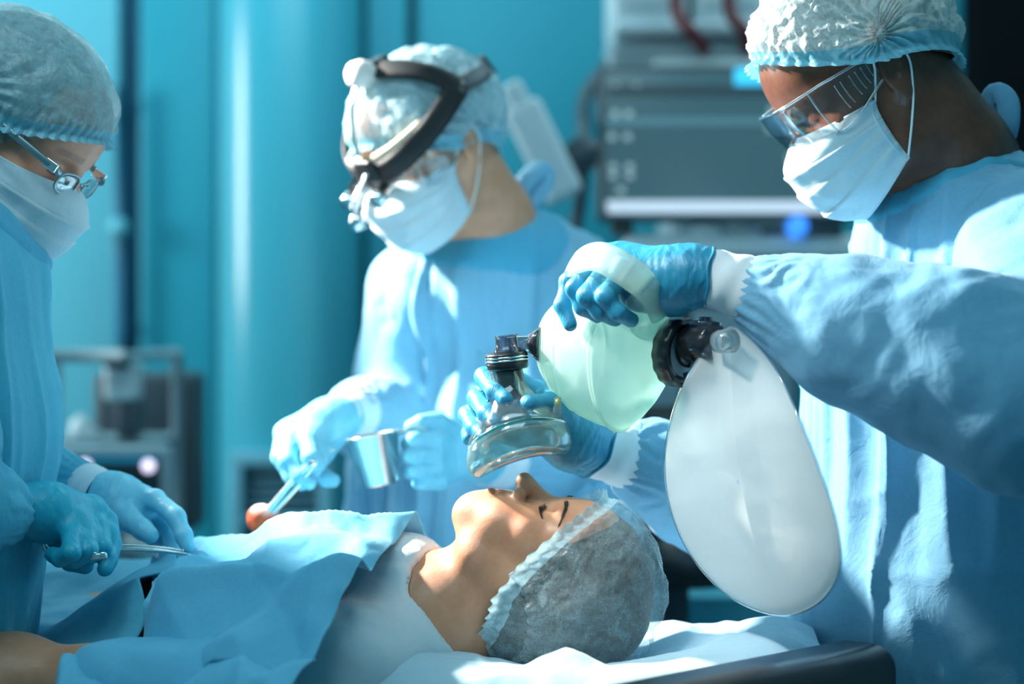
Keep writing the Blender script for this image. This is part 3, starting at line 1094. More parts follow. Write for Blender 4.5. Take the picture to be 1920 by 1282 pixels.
def cap_mesh(H, c=(0, -.014, .036), r=(.091, .114, .099), hem=(.048, -.004, -.062), tilt=0.0, amp=.0035, nphi=300, nel=110,
             gathers=((1, -.02, -.012), (-1, -.02, -.012)), gamp=.006, seed=1, sag=0.0, ruffle=46, flare=.010, clip=None, low=.6, fine=.35):
    """Bouffant cap around the head: crown, creases running to the gathers, and a ruffled hem (front, side, back heights)."""
    c, r = np.asarray(c, float), np.asarray(r, float)
    phi = np.linspace(0, 2 * math.pi, nphi, endpoint=False)         # 0 = front
    fr, sd, bk = hem
    cf = np.cos(phi)
    hz = np.where(cf > 0, sd + (fr - sd) * np.abs(cf) ** 1.3, sd + (bk - sd) * np.abs(cf) ** 1.3)
    el0 = np.arcsin(np.clip((hz - c[2]) / (r[2] * 1.02), -.93, .93))
    t = np.linspace(0, 1, nel)
    el = (math.pi / 2 - .02) * (1 - t)[None] ** 1.0 + el0[:, None] * t[None]
    ch = np.where(el > 0, np.cos(el), np.cos(el) ** low)          # below the widest ring the cap hangs almost straight
    d = np.stack([np.sin(phi)[:, None] * ch, np.cos(phi)[:, None] * ch, np.sin(el)], -1)
    p = d * r
    n = d / r
    n /= np.linalg.norm(n, axis=-1, keepdims=True)
    flat = p.reshape(-1, 3)
    T = np.broadcast_to(t[None], el.shape).reshape(-1)
    PH = np.broadcast_to(phi[:, None], el.shape).reshape(-1)
    edge = sstep(1.0, .82, T)
    disp = amp * .5 + amp * edge * (1.1 * crumple(flat, 28, seed, 5, .9) + .8 * (ridged(flat * 42 + fbm(flat * 25, seed + 3)[:, None] * 1.5, seed + 5) - .6) + .5 * vnoise(flat * 14, seed + 8) + fine * (ridged(flat * 85 + fbm(flat * 40, seed + 4)[:, None] * 1.5, seed + 6) ** 2 - .4))
    # gathers: creases that run together
    for g in gathers:
        gd = unit(np.asarray(g, float) / r)
        dd = d.reshape(-1, 3)
        a = np.cross(V(0, 0, 1), gd)
        a = unit(a)
        b = np.cross(gd, a)
        x, y = dd @ a, dd @ b
        dist = np.arccos(np.clip(dd @ gd, -1, 1))
        ang = np.arctan2(y, x)
        rad = np.abs(((ang * 9 / math.pi + .6 * vnoise(flat * 30, seed + 21)) % 1) * 2 - 1) - .5
        disp += gamp * rad * np.exp(-(dist / .55) ** 2) * sstep(0, .08, dist) - gamp * 1.3 * np.exp(-(dist / .16) ** 2)
    # elastic: slightly drawn in, then a frill
    disp += -.004 * sstep(.84, .95, T) * sstep(1.0, .965, T)
    ru = np.sin(PH * ruffle + 1.2 * vnoise(np.stack([np.cos(PH), np.sin(PH), T * 0], 1) * 6, seed + 2))
    disp += .0028 * ru * sstep(.90, 1.0, T) + flare * .25 * sstep(.95, 1.0, T)
    disp += .0015 * np.sin(PH * ruffle) * np.exp(-((T - .86) / .06) ** 2)
    p = flat + n.reshape(-1, 3) * disp[:, None]
    if sag:
        back = sstep(.0, -.12, p[:, 1])
        p[:, 1] -= sag * back
        p[:, 2] -= sag * .6 * back
    p[:, 2] += tilt * p[:, 1]
    v = H.w(p + c)
    f = grid_faces(nphi, nel, wrap_u=True)
    T4 = T.reshape(nphi, nel)
    if clip is not None:
        v = clip(v)
    return v, f, nel


def put_cap(H, par, mat, band, name='surgical_cap', **kw):
    v, f, nel = cap_mesh(H, **kw)
    split = int(nel * .885)
    j = f[:, 0] % nel
    o = mobj(name, compact(v, f[j < split]), mat, par)
    mobj('elastic_band', compact(v, f[j >= split]), band, o)
    return o


def compact(v, f):
    u, inv = np.unique(f, return_inverse=True)
    return v[u], inv.reshape(f.shape)


def mask_mesh(H, top=-.010, width=.0735, out=0.0, sag=0.0, nu=81, nv=61, seed=3, edge_z=(-.020, -.094), edge_y=.012, chin=(.078, -.128)):
    u = np.linspace(-1, 1, nu)
    v = np.linspace(0, 1, nv)
    prof = smooth_path([(.099, top), (.1245 + out, -.032), (.1275 + out, -.050), (.119 + out, -.086), (.103 + out, -.110), chin], nv)
    U, W = np.meshgrid(u, v, indexing='ij')
    my, mzz = np.broadcast_to(prof[:, 0], U.shape), np.broadcast_to(prof[:, 1], U.shape)
    ez = edge_z[0] + (edge_z[1] - edge_z[0]) * W
    a = np.abs(U)
    x = width * np.sin(U * math.pi / 2 * .97) * (1 - .06 * W)
    y = edge_y + .006 * W + (my - edge_y) * np.cos(U * math.pi / 2 * .97) ** .70
    z = mzz + (ez - mzz) * a ** 1.5
    q = np.stack([x, y, z], -1)
    # pleats fold downwards, strongest at the front
    pl = np.zeros_like(W)
    for w0 in (.30, .50, .70):
        t = (W - w0) / .14
        pl += np.where((t >= 0) & (t < 1), (1 - t), 0) * .0028
    n = np.stack([x, (y - .01) * .9, z * .3 + .015], -1)
    n /= np.linalg.norm(n, axis=-1, keepdims=True)
    fl = q.reshape(-1, 3)
    wr = (.0022 * crumple(fl, 30, seed, 5, .6) + .0012 * fbm(fl * 60, seed)).reshape(U.shape)
    # tension folds from the loops
    wr += .0018 * np.sin(a * 8 + W * 26) * sstep(.45, .95, a) * .5
    q = q + n * (pl * (1 - .4 * a) + wr * .9)[..., None]
    vv = q.reshape(-1, 3)
    return vv, grid_faces(nu, nv)[:, ::-1], nu, nv


def put_mask(H, par, loops=True, mat=None, **kw):
    v, f, nu, nv = mask_mesh(H, **kw)
    W = H.w(v)
    sv, sf = shell(W, f, .0012 * H.s)
    o = mobj('surgical_mask', (sv, sf), mat or M['mask'], par)
    G = W.reshape(nu, nv, 3)
    N = normals(W, f).reshape(nu, nv, 3)
    for (path, nn) in ((G[:, 1], N[:, 1]), (G[:, -2], N[:, -2])):
        mobj('seam', tube(path[::2] + nn[::2] * .0006, .0022 * H.s, 6, flat=(H.d((0, .6, .5)), .5)), M['mask_seam'], o)
    for i in (1, -2):
        mobj('seam', tube(G[i, ::3] + N[i, ::3] * .0008, .0030 * H.s, 6), M['mask_seam'], o)
    if loops:
        for q, i in ((-1, 0), (1, -1)):
            a, b = H.l(G[i, 2]), H.l(G[i, -3])
            e1, e2 = V(q * .081, -.006, .030), V(q * .083, -.032, .002)
            e3 = V(q * .079, -.018, -.034)
            path = smooth_path([a, a * .45 + e1 * .55 + V(q * .006, 0, 0), e1, e2, e3, e3 * .5 + b * .5 + V(q * .004, 0, 0), b], 48)
            mobj('ear_loop', tube(H.w(path), .0013 * H.s, 6), M['loop'], o)
    return o


def skin_y(H, body):
    """Front surface of a face as a function of local x and z, read from its mesh."""
    n = len(body.data.vertices)
    co = np.empty(n * 3)
    body.data.vertices.foreach_get('co', co)
    p = H.l(co.reshape(-1, 3))
    p = p[(p[:, 1] > .03) & (np.abs(p[:, 0]) < .07) & (np.abs(p[:, 2]) < .05)]

    def f(x, z):
        d = np.hypot(p[:, 0] - x, p[:, 2] - z)
        return p[np.argsort(d)[:4], 1].max()
    return f


def brow_hairs(H, par, q, seed, sy, n=110):
    rs = np.random.RandomState(seed)
    vs, fs, o = [], [], 0
    for k in range(n):
        u = k / n
        x = .012 + .040 * u
        w = .0024 * (1 - .75 * u)
        z = .0195 + .16 * (x - .012) - 4.2 * (x - .012) ** 2 + rs.uniform(-w, w)
        a = V(q * x, sy(q * x, z) + .0003, z)
        x2, z2 = x + .0055 + .002 * rs.rand(), z + .0018 - .004 * u + rs.normal() * .0006
        e = V(q * x2, sy(q * x2, z2) + .0006, z2)
        vv, ff = tube(H.w(np.array([a, (a + e) / 2 + V(0, .0006, 0), e])), np.array([.00034, .0003, .00008]), 4, cap=False)
        vs.append(vv)
        fs.append(ff + o)
        o += len(vv)
    return mobj('eyebrow', (np.concatenate(vs), np.concatenate(fs)), M['lash'], par)


def lashes(H, par, q, sy, n=30, ln=.0085):
    vs, fs, o = [], [], 0
    for k in range(n):
        t = k / (n - 1) * 2 - 1
        x, z = q * (.031 + .0145 * t), -.0075 + .0034 * t * t
        a = V(x, sy(x, z) - .0004, z)
        d = unit(V(q * (.45 * t + .1), .85, -.9)) * ln * (1 - .4 * abs(t))
        vv, ff = tube(H.w(np.array([a, a + d * .5, a + d + V(0, .0012, .0016)])), np.array([.00036, .0003, .00008]), 4, cap=False)
        vs.append(vv)
        fs.append(ff + o)
        o += len(vv)
    return mobj('eyelashes', (np.concatenate(vs), np.concatenate(fs)), M['lash'], par)


def hair_mesh(H, hem=(.052, .0, -.055), r=(.0815, .103, .0925), c=(0, -.016, .032), seed=2):
    v, f, _ = cap_mesh(H, c=c, r=r, hem=hem, amp=.0012, nphi=140, nel=50, gathers=(), seed=seed, ruffle=1, flare=0, low=.3)
    return v, f


def gloved_hand(name, par, wrist, palm, fingers, mat, h=.0022, cuff_at=None, wr=.030, ring=True, k=.005, wrinkle=.0009, palm_flat=None, edge_r=None):
    """wrist: list of (point, radius) from the glove's edge to the palm; palm: list of cones (a, b, ra, rb);
    fingers: list of lists of (point, radius)."""
    pts = [p for p, _ in wrist] + [q for a, b, _, _ in palm for q in (a, b)] + [p for fi in fingers for p, _ in fi]
    pts = np.array(pts)
    F = Field(pts.min(0) - .045, pts.max(0) + .045, h)
    for (a, ra), (b, rb) in zip(wrist[:-1], wrist[1:]):
        F.cone(a, b, ra, rb, .012)
    for a, b, ra, rb in palm:
        F.cone(a, b, ra, rb, .016, flat=palm_flat)
    for fi in fingers:
        G = fi
        for i, ((a, ra), (b, rb)) in enumerate(zip(G[:-1], G[1:])):
            F.cone(a, b, ra, rb, .010 if i == 0 else k)
    d = unit(wrist[0][0] - wrist[1][0])
    F.half(wrist[0][0], d, .002)
    v, f = F.mesh(1)
    n = normals(v, f)
    ax = -d
    t = (v - wrist[0][0]) @ ax
    rr = np.abs(((t / .011 + .9 * vnoise(v * 38, 5) + .4 * vnoise(v * 90, 8)) % 1) * 2 - 1) - .5
    v = v + n * (wrinkle * rr * sstep(.11, .03, t) + wrinkle * .6 * crumple(v, 75, 4, 4, .8))[:, None]
    # flared edge of the glove
    o = mobj(name, (v, f), mat, par)
    if ring:
        e = wrist[0][1] if edge_r is None else edge_r
        B = basis(x=ax, z=(0, 0, 1) if abs(ax[2]) < .9 else (1, 0, 0))
        loop = [wrist[0][0] + B @ V(.002 + .0015 * math.sin(a * 5), e * 1.02 * math.cos(a), e * 1.02 * math.sin(a)) for a in np.linspace(0, 2 * math.pi, 40, endpoint=False)]
        mobj('rolled_edge', tube(loop, .0016, 6, closed=True), mat, o)
    return o


def chain(F, pts, k=.02):
    for (a, ra), (b, rb) in zip(pts[:-1], pts[1:]):
        F.cone(a, b, ra, rb, k)


def sleeve(par, pts, mat, h=.0045, amp=.010, seed=1, spiral=1.0, gather=None, freq=11.0):
    """Cloth sleeve along a chain of (point, radius), creased around the arm."""
    P_ = np.array([p for p, _ in pts])
    R_ = max(r for _, r in pts)
    F = Field(P_.min(0) - R_ - .04, P_.max(0) + R_ + .04, h)
    chain(F, pts, .03)
    v, f = F.mesh(1)
    n = normals(v, f)
    ax = unit(P_[-1] - P_[0])
    t = (v - P_[0]) @ ax
    w = np.stack([vnoise(v * 9, seed), vnoise(v * 9 + 20, seed + 1), vnoise(v * 9 + 50, seed + 2)], 1)
    q = v + .03 * w
    e = np.cross(ax, V(.3, .5, .8))
    x1 = (q @ unit(ax + .55 * unit(e))) * freq
    x2 = (q @ unit(ax - .7 * unit(e) + .3 * V(0, 0, 1))) * freq * 1.3
    tri = lambda x: np.abs((x - np.floor(x)) * 2 - 1) - .5
    d = amp * spiral * (.8 * tri(x1) + .6 * tri(x2)) * (.6 + .4 * vnoise(v * 6, seed + 7))
    d += amp * .7 * crumple(v, 9, seed + 3, 5, .7) + amp * .16 * crumple(v, 30, seed + 4, 5, .9)
    if gather is not None:                       # gathered towards the cuff
        ax2 = unit(P_[-1] - P_[-2])
        B = basis(x=ax2, z=(0, 0, 1) if abs(ax2[2]) < .9 else (0, 1, 0))
        loc = (v - P_[-1]) @ B
        ang = np.arctan2(loc[:, 2], loc[:, 1])
        g = sstep(-gather, 0, loc[:, 0])
        d = d * (1 - .8 * g) + g * .005 * (np.abs(((ang * 8 / math.pi + 1.6 * vnoise(v * 24, seed)) % 1) * 2 - 1) - .5)
    v = v + n * d[:, None]
    return mobj('sleeve', (laplace(v, f, 1, .35), f), mat, par)


def cuff(par, a, b, ra, rb):
    """Knitted cuff: a fine-ribbed sleeve end."""
    d = unit(b - a)
    B = basis(x=d, z=(0, 0, 1) if abs(d[2]) < .9 else (1, 0, 0))
    n, m = 96, 14
    vs = []
    L = np.linalg.norm(b - a)
    for i in range(m):
        t = i / (m - 1)
        r = ra + (rb - ra) * t
        for k in range(n):
            an = 2 * math.pi * k / n
            rr = r * (1 + .004 * (-1) ** k) + .001 * math.sin(t * 14 + an * 2)
            vs.append(a + B @ V(L * t, rr * math.cos(an), rr * math.sin(an)))
    return mobj('cuff', (np.array(vs), grid_faces(m, n, wrap_v=True)), M['cuff'], par)


def body_mesh(par, H, mat, neck, torso, arms, legs, head_kw=None, tint_kw=None, hx=.0028, coarse=.012):
    """One continuous body: head, neck, torso, arms down to the wrists and legs down to the floor."""
    pts = [H.w((0, 0, .13)), H.w((0, .12, -.1))] + [p for p, _ in neck] + [p for p, _ in torso] + [p for a in arms for p, _ in a] + [p for a in legs for p, _ in a]
    pts = np.array(pts)
    lo, hi = pts.min(0) - .16, pts.max(0) + .16
    hl = np.min([H.w((x, y, z)) for x in (-.1, .1) for y in (-.13, .13) for z in (-.13, .13)], 0) - .01
    hh = np.max([H.w((x, y, z)) for x in (-.1, .1) for y in (-.13, .13) for z in (-.13, .13)], 0) + .01
    ax = [Field.axis(lo[i], hi[i], hx, coarse, hl[i], hh[i]) for i in range(3)]
    F = Field(None, None, ax)
    head_field(F, H, **(head_kw or {}))
    chain(F, neck, .03)
    chain(F, torso, .05)
    for a in arms:
        chain(F, a, .04)
    for a in legs:
        chain(F, a, .04)
    v, f = F.mesh(1)
    return mobj('body', (v, f), mat, par, col=head_tint(H, v, **(tint_kw or {})))
def gown(par, torso, shoulders, mat, face_dir, h=.0055, amp=.012, seed=1, neck_cut=None, freq=17.0, lean=None, name='gown', fold_fade=None, band_w=.055):
    """Loose gown over a torso: torso = list of (point, radius, flat ratio along face_dir); long folds run down it."""
    P_ = np.array([p for p, _, _ in torso] + [p for p, _ in shoulders])
    R_ = max(r for _, r, _ in torso)
    lo, hi = P_.min(0) - R_ - .03, P_.max(0) + R_ * .6 + .03
    ax = [np.arange(lo[0], hi[0], h), np.arange(lo[1], hi[1], h), Field.axis(lo[2], hi[2], h, .02, max(lo[2], .80), hi[2])]
    F = Field(None, None, ax)
    for (a, ra, q), (b, rb, _) in zip(torso[:-1], torso[1:]):
        F.cone(a, b, ra, rb, .06, flat=(face_dir, q))
    for i in range(0, len(shoulders), 2):
        (a, ra), (b, rb) = shoulders[i:i + 2]
        F.cone(a, b, ra, rb, .07)
    F.half((0, 0, .30), (0, 0, -1), .01)
    if neck_cut is not None:
        for (a, b, ra, rb) in neck_cut:
            F.cone(a, b, ra, rb, .012, 'sub')
    v, f = F.mesh(1)
    n = normals(v, f)
    c = np.array([p for p, _, _ in torso]).mean(0)
    fd = unit(face_dir)
    sd = np.cross(fd, V(0, 0, 1))
    ang = np.arctan2((v - c) @ sd, (v - c) @ fd)
    wz_ = v[:, 2] + (0 if lean is None else lean) * ang * .1
    k = freq / 6.0
    c1 = np.stack([ang * k, wz_ * 1.5, 0 * ang + seed], 1)
    c1[:, 0] += .45 * vnoise(np.stack([ang * 1.5, v[:, 2] * 2.5, 0 * ang], 1) + 9, seed + 1)
    r1 = (1 - np.abs(vnoise(c1, seed))) ** 2
    r2 = (1 - np.abs(vnoise(c1 * V(2.3, 1.8, 1) + 5, seed + 3))) ** 2
    r3 = (1 - np.abs(vnoise(v * V(9, 9, 7) + .5 * vnoise(v * 12, 2)[:, None], seed + 5))) ** 3
    top = sstep(1.46, 1.25, v[:, 2])
    d = amp * ((1.15 * (r1 - .35) + .55 * (r2 - .35)) * (.5 + .5 * top) + .30 * (r3 - .3))
    if fold_fade is not None:
        d = d * fold_fade(v)
    if neck_cut is None:
        v = v + n * d[:, None]
        return mobj(name, (laplace(v, f, 1, .35), f), mat, par)
    # the binding of the neck opening: a band of the gown next to the cut, with a cloth of its own
    (a, b, ra, rb) = neck_cut[0]
    ba = b - a
    t = np.clip(((v - a) @ ba) / (ba @ ba), 0, 1)
    gap = np.linalg.norm(v - a - t[:, None] * ba, axis=1) - (ra + (rb - ra) * t)
    d = d * sstep(.0, .07, gap)
    v = laplace(v + n * d[:, None], f, 1, .35)
    band = (gap[f].mean(1) < band_w) & (((v - a) @ ba)[f].mean(1) / (ba @ ba) > -.35)
    o = mobj(name, (v, f), mat, par)
    n2 = normals(v, f)
    lift = .0032 - .006 * sstep(band_w - .012, band_w - .002, gap)
    mobj('collar', compact(v + n2 * lift[:, None], f[band]), M['collar'], o)
    return o


def face_axes(yaw_vec, pitch):
    """Forward and up vectors of a head that faces yaw_vec (horizontal) and looks down by pitch degrees."""
    h = unit(V(yaw_vec[0], yaw_vec[1], 0))
    p = math.radians(pitch)
    return h * math.cos(p) - V(0, 0, math.sin(p)), h * math.sin(p) + V(0, 0, math.cos(p))


# ------------------------------------------------------------------ right: the anaesthetist squeezing the bag
RD = thing('person', 'person in pale blue gown and clear goggles squeezing the green bag, standing at right', 'person', (.54, 2.38, 0))
fw, up = face_axes((-.985, -.13), 36)
HR = Frame(P(1612, 152, 2.29), fw, up, 1.03)
nb = P(1788, 330, 2.36)
body_mesh(RD, HR, M['skin_dark'],
          neck=[(HR.w((0, -.034, -.07)), .062), (P(1730, 280, 2.33), .062), (nb, .066)],
          torso=[(nb, .07), (V(.54, 2.38, 1.40), .10), (V(.53, 2.38, 1.2), .11), (V(.54, 2.38, .92), .11)],
          arms=[[(V(.55, 2.38, 1.39), .06), (V(.56, 2.22, 1.385), .055), (P(1915, 750, 2.05), .040), (P(1440, 550, 2.092), .024), (P(1345, 521, 2.10), .022)],
                [(V(.55, 2.38, 1.39), .06), (V(.55, 2.54, 1.385), .055), (P(1480, 985, 2.46), .040), (P(1230, 874, 2.338), .022), (P(1140, 846, 2.295), .022)]],
          legs=[[(V(.54, 2.38, .92), .11), (V(.55, 2.29, .85), .09), (V(.56, 2.28, .45), .06), (V(.57, 2.28, .05), .045), (V(.47, 2.28, .04), .035)],
                [(V(.54, 2.38, .92), .11), (V(.55, 2.47, .85), .09), (V(.56, 2.48, .45), .06), (V(.57, 2.48, .05), .045), (V(.47, 2.48, .04), .035)]],
          tint_kw=dict(lipc=(1, .7, .7), brow=.35, cheek=(1.1, .95, .9)))
gR = gown(RD, [(V(.545, 2.38, 1.36), .150, .80), (V(.525, 2.38, 1.22), .190, .84), (V(.515, 2.38, .98), .205, .85), (V(.53, 2.38, .30), .25, .9)],
          [(nb + V(0, 0, -.06), .085), (V(.575, 2.21, 1.395), .082), (nb + V(0, 0, -.06), .085), (V(.575, 2.55, 1.395), .082)],
          M['gown'], (-1, 0, 0), amp=.017, seed=12, freq=19,
          neck_cut=[(nb + V(.01, 0, -.03), nb + V(-.10, -.01, .14), .066, .080)])
tp = [P(1866, 250, 2.34), P(1856, 205, 2.33), P(1868, 176, 2.325), P(1888, 190, 2.32), P(1890, 225, 2.32), P(1884, 255, 2.33)]
mobj('tie', tube(smooth_path(tp, 24), .014, 10, flat=((0, 1, 0), .35)), M['gown'], gR)
sleeve(gR, [(V(.575, 2.20, 1.40), .088), (P(1985, 640, 2.06), .092), (P(1905, 735, 2.01), .096), (P(1760, 668, 2.03), .090), (P(1600, 616, 2.06), .068), (P(1490, 575, 2.08), .047), (P(1425, 550, 2.09), .036)],
       M['gown'], amp=.011, seed=4, gather=.08, freq=6.5)
sleeve(gR, [(V(.57, 2.54, 1.39), .085), (P(1560, 985, 2.50), .072), (P(1420, 990, 2.46), .070), (P(1290, 920, 2.38), .058), (P(1215, 868, 2.33), .046), (P(1182, 856, 2.315), .034)],
       M['gown'], amp=.010, seed=9, gather=.08, freq=8)
cuff(gR, P(1425, 548, 2.09), P(1318, 517, 2.105), .036, .0300)
cuff(gR, P(1195, 862, 2.32), P(1108, 838, 2.285), .038, .0325)

# left hand over the bag
hp = lambda u, v, d, r: (P(u, v, d), r)
hq = lambda u, v, d, r: (P(u, v, d - .045 if d < 2.21 else d), r)
gloved_hand('glove', RD, [hq(1338, 520, 2.145, .0305), hq(1300, 516, 2.150, .0300), hq(1265, 520, 2.155, .0300)],
            [(P(1270, 520, 2.11), P(1165, 488, 2.135), .029, .021), (P(1270, 525, 2.11), P(1180, 515, 2.110), .029, .022), (P(1255, 545, 2.12), P(1200, 548, 2.115), .026, .021)],
            [[hq(1180, 480, 2.19, .0115), hq(1128, 474, 2.195, .0110), hq(1066, 528, 2.200, .0098), hq(1055, 572, 2.190, .0090), hq(1069, 608, 2.182, .0078)],
             [hq(1180, 490, 2.175, .0115), hq(1128, 480, 2.175, .0115), hq(1078, 540, 2.165, .0102), hq(1094, 575, 2.165, .0092), hq(1120, 592, 2.175, .0082)],
             [hq(1190, 505, 2.160, .0115), hq(1150, 492, 2.155, .0118), hq(1100, 555, 2.142, .0104), hq(1126, 584, 2.145, .0094), hq(1154, 598, 2.160, .0084)],
             [hq(1205, 520, 2.150, .0112), hq(1172, 508, 2.140, .0114), hq(1134, 556, 2.126, .0100), hq(1158, 586, 2.128, .0092), hq(1184, 600, 2.145, .0082)],
             [hq(1250, 520, 2.18, .015), hq(1200, 530, 2.23, .0125), hq(1165, 560, 2.25, .0105), hq(1150, 585, 2.252, .009)]],
            M['glove'], h=.0021, edge_r=.0308)
# right hand around the face mask
gloved_hand('glove', RD, [hp(1118, 846, 2.287, .0335), hp(1085, 826, 2.275, .0335), hp(1060, 812, 2.265, .033)],
            [(P(1068, 815, 2.265), P(1028, 768, 2.255), .032, .020), (P(1068, 825, 2.265), P(1010, 800, 2.270), .030, .020)],
            [[hp(1040, 765, 2.262, .0125), hp(1012, 735, 2.275, .0120), hp(950, 702, 2.272, .0108), hp(908, 706, 2.230, .0106), hp(928, 735, 2.192, .0098), hp(948, 748, 2.178, .0086)],
             [hp(1030, 790, 2.272, .0125), hp(990, 770, 2.288, .0120), hp(925, 740, 2.275, .0108), hp(894, 746, 2.228, .0106), hp(912, 775, 2.188, .0098), hp(930, 790, 2.172, .0086)],
             [hp(1025, 810, 2.278, .0120), hp(985, 800, 2.292, .0115), hp(905, 775, 2.278, .0104), hp(876, 778, 2.235, .0100), hp(890, 802, 2.200, .0092), hp(903, 815, 2.186, .0080)],
             [hp(1020, 825, 2.280, .0115), hp(985, 825, 2.292, .0105), hp(915, 812, 2.282, .0092), hp(880, 812, 2.250, .0088), hp(878, 822, 2.222, .0076)],
             [hp(1072, 805, 2.255, .0180), hp(1050, 768, 2.225, .0150), hp(1030, 757, 2.200, .0122), hp(992, 757, 2.172, .0105)]],
            M['glove'], h=.0021, edge_r=.0340)

hairR = mobj('hair', hair_mesh(HR, hem=(.096, .004, -.045), r=(.0800, .0990, .0900)), M['hair_dark'], RD)
put_cap(HR, RD, M['cap_white'], M['cap_band'], hem=(.085, .004, -.056), r=(.098, .117, .108), c=(0, -.016, .038), amp=.0055, fine=.55, nphi=420, nel=160, gamp=.008, seed=5, gathers=((-1, -.01, -.028), (1, -.01, -.028)))
put_mask(HR, RD, seed=6)


def goggles(H, par, name='safety_goggles', slits=7, lens=None):
    """Wrap-around clear goggles with slotted side shields."""
    nu, nv = 97, 13
    a = np.linspace(-1, 1, nu)
    g = []
    for t in a:
        ph = t * math.radians(112)
        s = abs(t)
        x = .0800 * math.copysign(abs(math.sin(ph)) ** .72, math.sin(ph)) if t else 0
        y = .018 + .092 * math.cos(ph)
        zt = .030 - .004 * s + (.0 if s < .55 else -.006 * (s - .55) / .45)
        zb = -.028 + (0 if s < .5 else .024 * sstep(.5, 1, s))
        zb += .014 * math.exp(-(t / .12) ** 2)
        for k in range(nv):
            w = k / (nv - 1)
            bul = math.sin(w * math.pi) * .0025
            g.append((x * (1 + bul * 6), y + bul + .004 * (1 - w) * (1 - s) - .004 * w * (1 - s), zt + (zb - zt) * w))
    g = np.array(g)
    W = H.w(g)
    v, f = shell(W, grid_faces(nu, nv), .0016)
    root = mobj(name, (v, f), lens or M['clear'], par)
    G = W.reshape(nu, nv, 3)
    mobj('rim', tube(G[:, 0], .0016 * H.s, 8), M['clear_rim'], root)
    mobj('rim', tube(G[:, -1], .0016 * H.s, 8), M['clear_rim'], root)
    for i in (0, -1):
        mobj('rim', tube(G[i], .0018 * H.s, 8), M['clear_rim'], root)
    for q in (0, 1):
        i0 = int(nu * .27)
        ii = i0 if q == 0 else nu - 1 - i0
        mobj('hinge', tube(G[ii], .0014 * H.s, 8), M['clear_rim'], root)
        for k in range(slits):
            i = int(nu * (.055 + .022 * k))
            i = i if q == 0 else nu - 1 - i
            out = (G[i, 6] - H.o) * .006
            mobj('vent_slit', tube(G[i, 2:10] + out, .0007 * H.s, 6), M['clear_rim'], root)
        # temple arm back to the ear
        e = G[0 if q == 0 else -1]
        sgn = -1 if q == 0 else 1
        mobj('temple', tube(np.array([e[2], (e[2] + H.w((sgn * .084, -.03, .02))) / 2, H.w((sgn * .084, -.03, .02)), H.w((sgn * .080, -.052, .0))]), .0022, 8), M['clear_rim'], root)
    return root


goggles(HR, RD)
# ------------------------------------------------------------------ middle: the assistant with the head lamp
MDr = thing('person', 'person with black head lamp and pale gown holding forceps and steel cup, behind the table', 'person', (-.03, 2.93, 0))
fw, up = face_axes((-.75, -.66), 31)
HM = Frame(P(800, 276, 2.75), fw, up, .96)
nbm = P(905, 430, 2.86)
tc = lambda z: V(-.03, 2.93, z)
shR, shL = P(772, 552, 2.84), P(1075, 540, 2.98)
body_mesh(MDr, HM, M['skin_mid'],
          neck=[(HM.w((0, -.034, -.07)), .058), (P(868, 375, 2.82), .056), (nbm, .062)],
          torso=[(nbm, .07), (tc(1.30), .10), (tc(1.1), .11), (tc(.9), .11)],
          arms=[[(tc(1.36), .06), (shR, .045), (P(742, 800, 2.86), .036), (P(690, 780, 2.74), .030), (P(632, 782, 2.60), .022)],
                [(tc(1.36), .06), (shL, .055), (P(1085, 850, 2.86), .043), (P(985, 868, 2.72), .034), (P(905, 862, 2.60), .026)]],
          legs=[[(tc(.9), .11), (V(-.12, 2.90, .8), .085), (V(-.12, 2.90, .45), .06), (V(-.12, 2.91, .05), .045), (V(-.15, 2.82, .04), .035)],
                [(tc(.9), .11), (V(.06, 2.98, .8), .085), (V(.06, 2.98, .45), .06), (V(.06, 2.99, .05), .045), (V(.03, 2.90, .04), .035)]],
          tint_kw=dict(brow=.25))
gM = gown(MDr, [(tc(1.33), .155, .74), (tc(1.18), .19, .78), (tc(1.0), .20, .80), (tc(.3), .26, .9)],
          [(nbm + V(0, 0, -.06), .08), (shR + V(.012, 0, -.01), .068), (nbm + V(0, 0, -.06), .08), (shL, .075)],
          M['gown_mid'], (-.45, -.9, 0), amp=.020, seed=31, freq=24, lean=14.0,
          neck_cut=[(nbm + V(.01, 0.01, -.03), nbm + V(-.07, -.05, .13), .064, .078)])
tpm = [P(960, 385, 2.86), P(985, 340, 2.87), P(1012, 318, 2.88), P(1024, 335, 2.885), P(1000, 370, 2.88), P(975, 395, 2.87)]
mobj('tie', tube(smooth_path(tpm, 24), .015, 10, flat=((.3, 1, 0), .35)), M['gown_mid'], gM)
sleeve(gM, [(shR, .07), (P(758, 700, 2.88), .066), (P(742, 800, 2.84), .062), (P(690, 780, 2.74), .052), (P(662, 772, 2.66), .036)], M['gown_mid'], amp=.009, seed=14, gather=.10)
sleeve(gM, [(shL, .075), (P(1100, 760, 2.92), .072), (P(1085, 858, 2.84), .066), (P(1000, 872, 2.74), .054), (P(945, 868, 2.66), .036)], M['gown_mid'], amp=.009, seed=15, gather=.10)
cuff(gM, P(668, 774, 2.665), P(632, 782, 2.605), .036, .030)
cuff(gM, P(950, 868, 2.665), P(895, 862, 2.60), .036, .031)
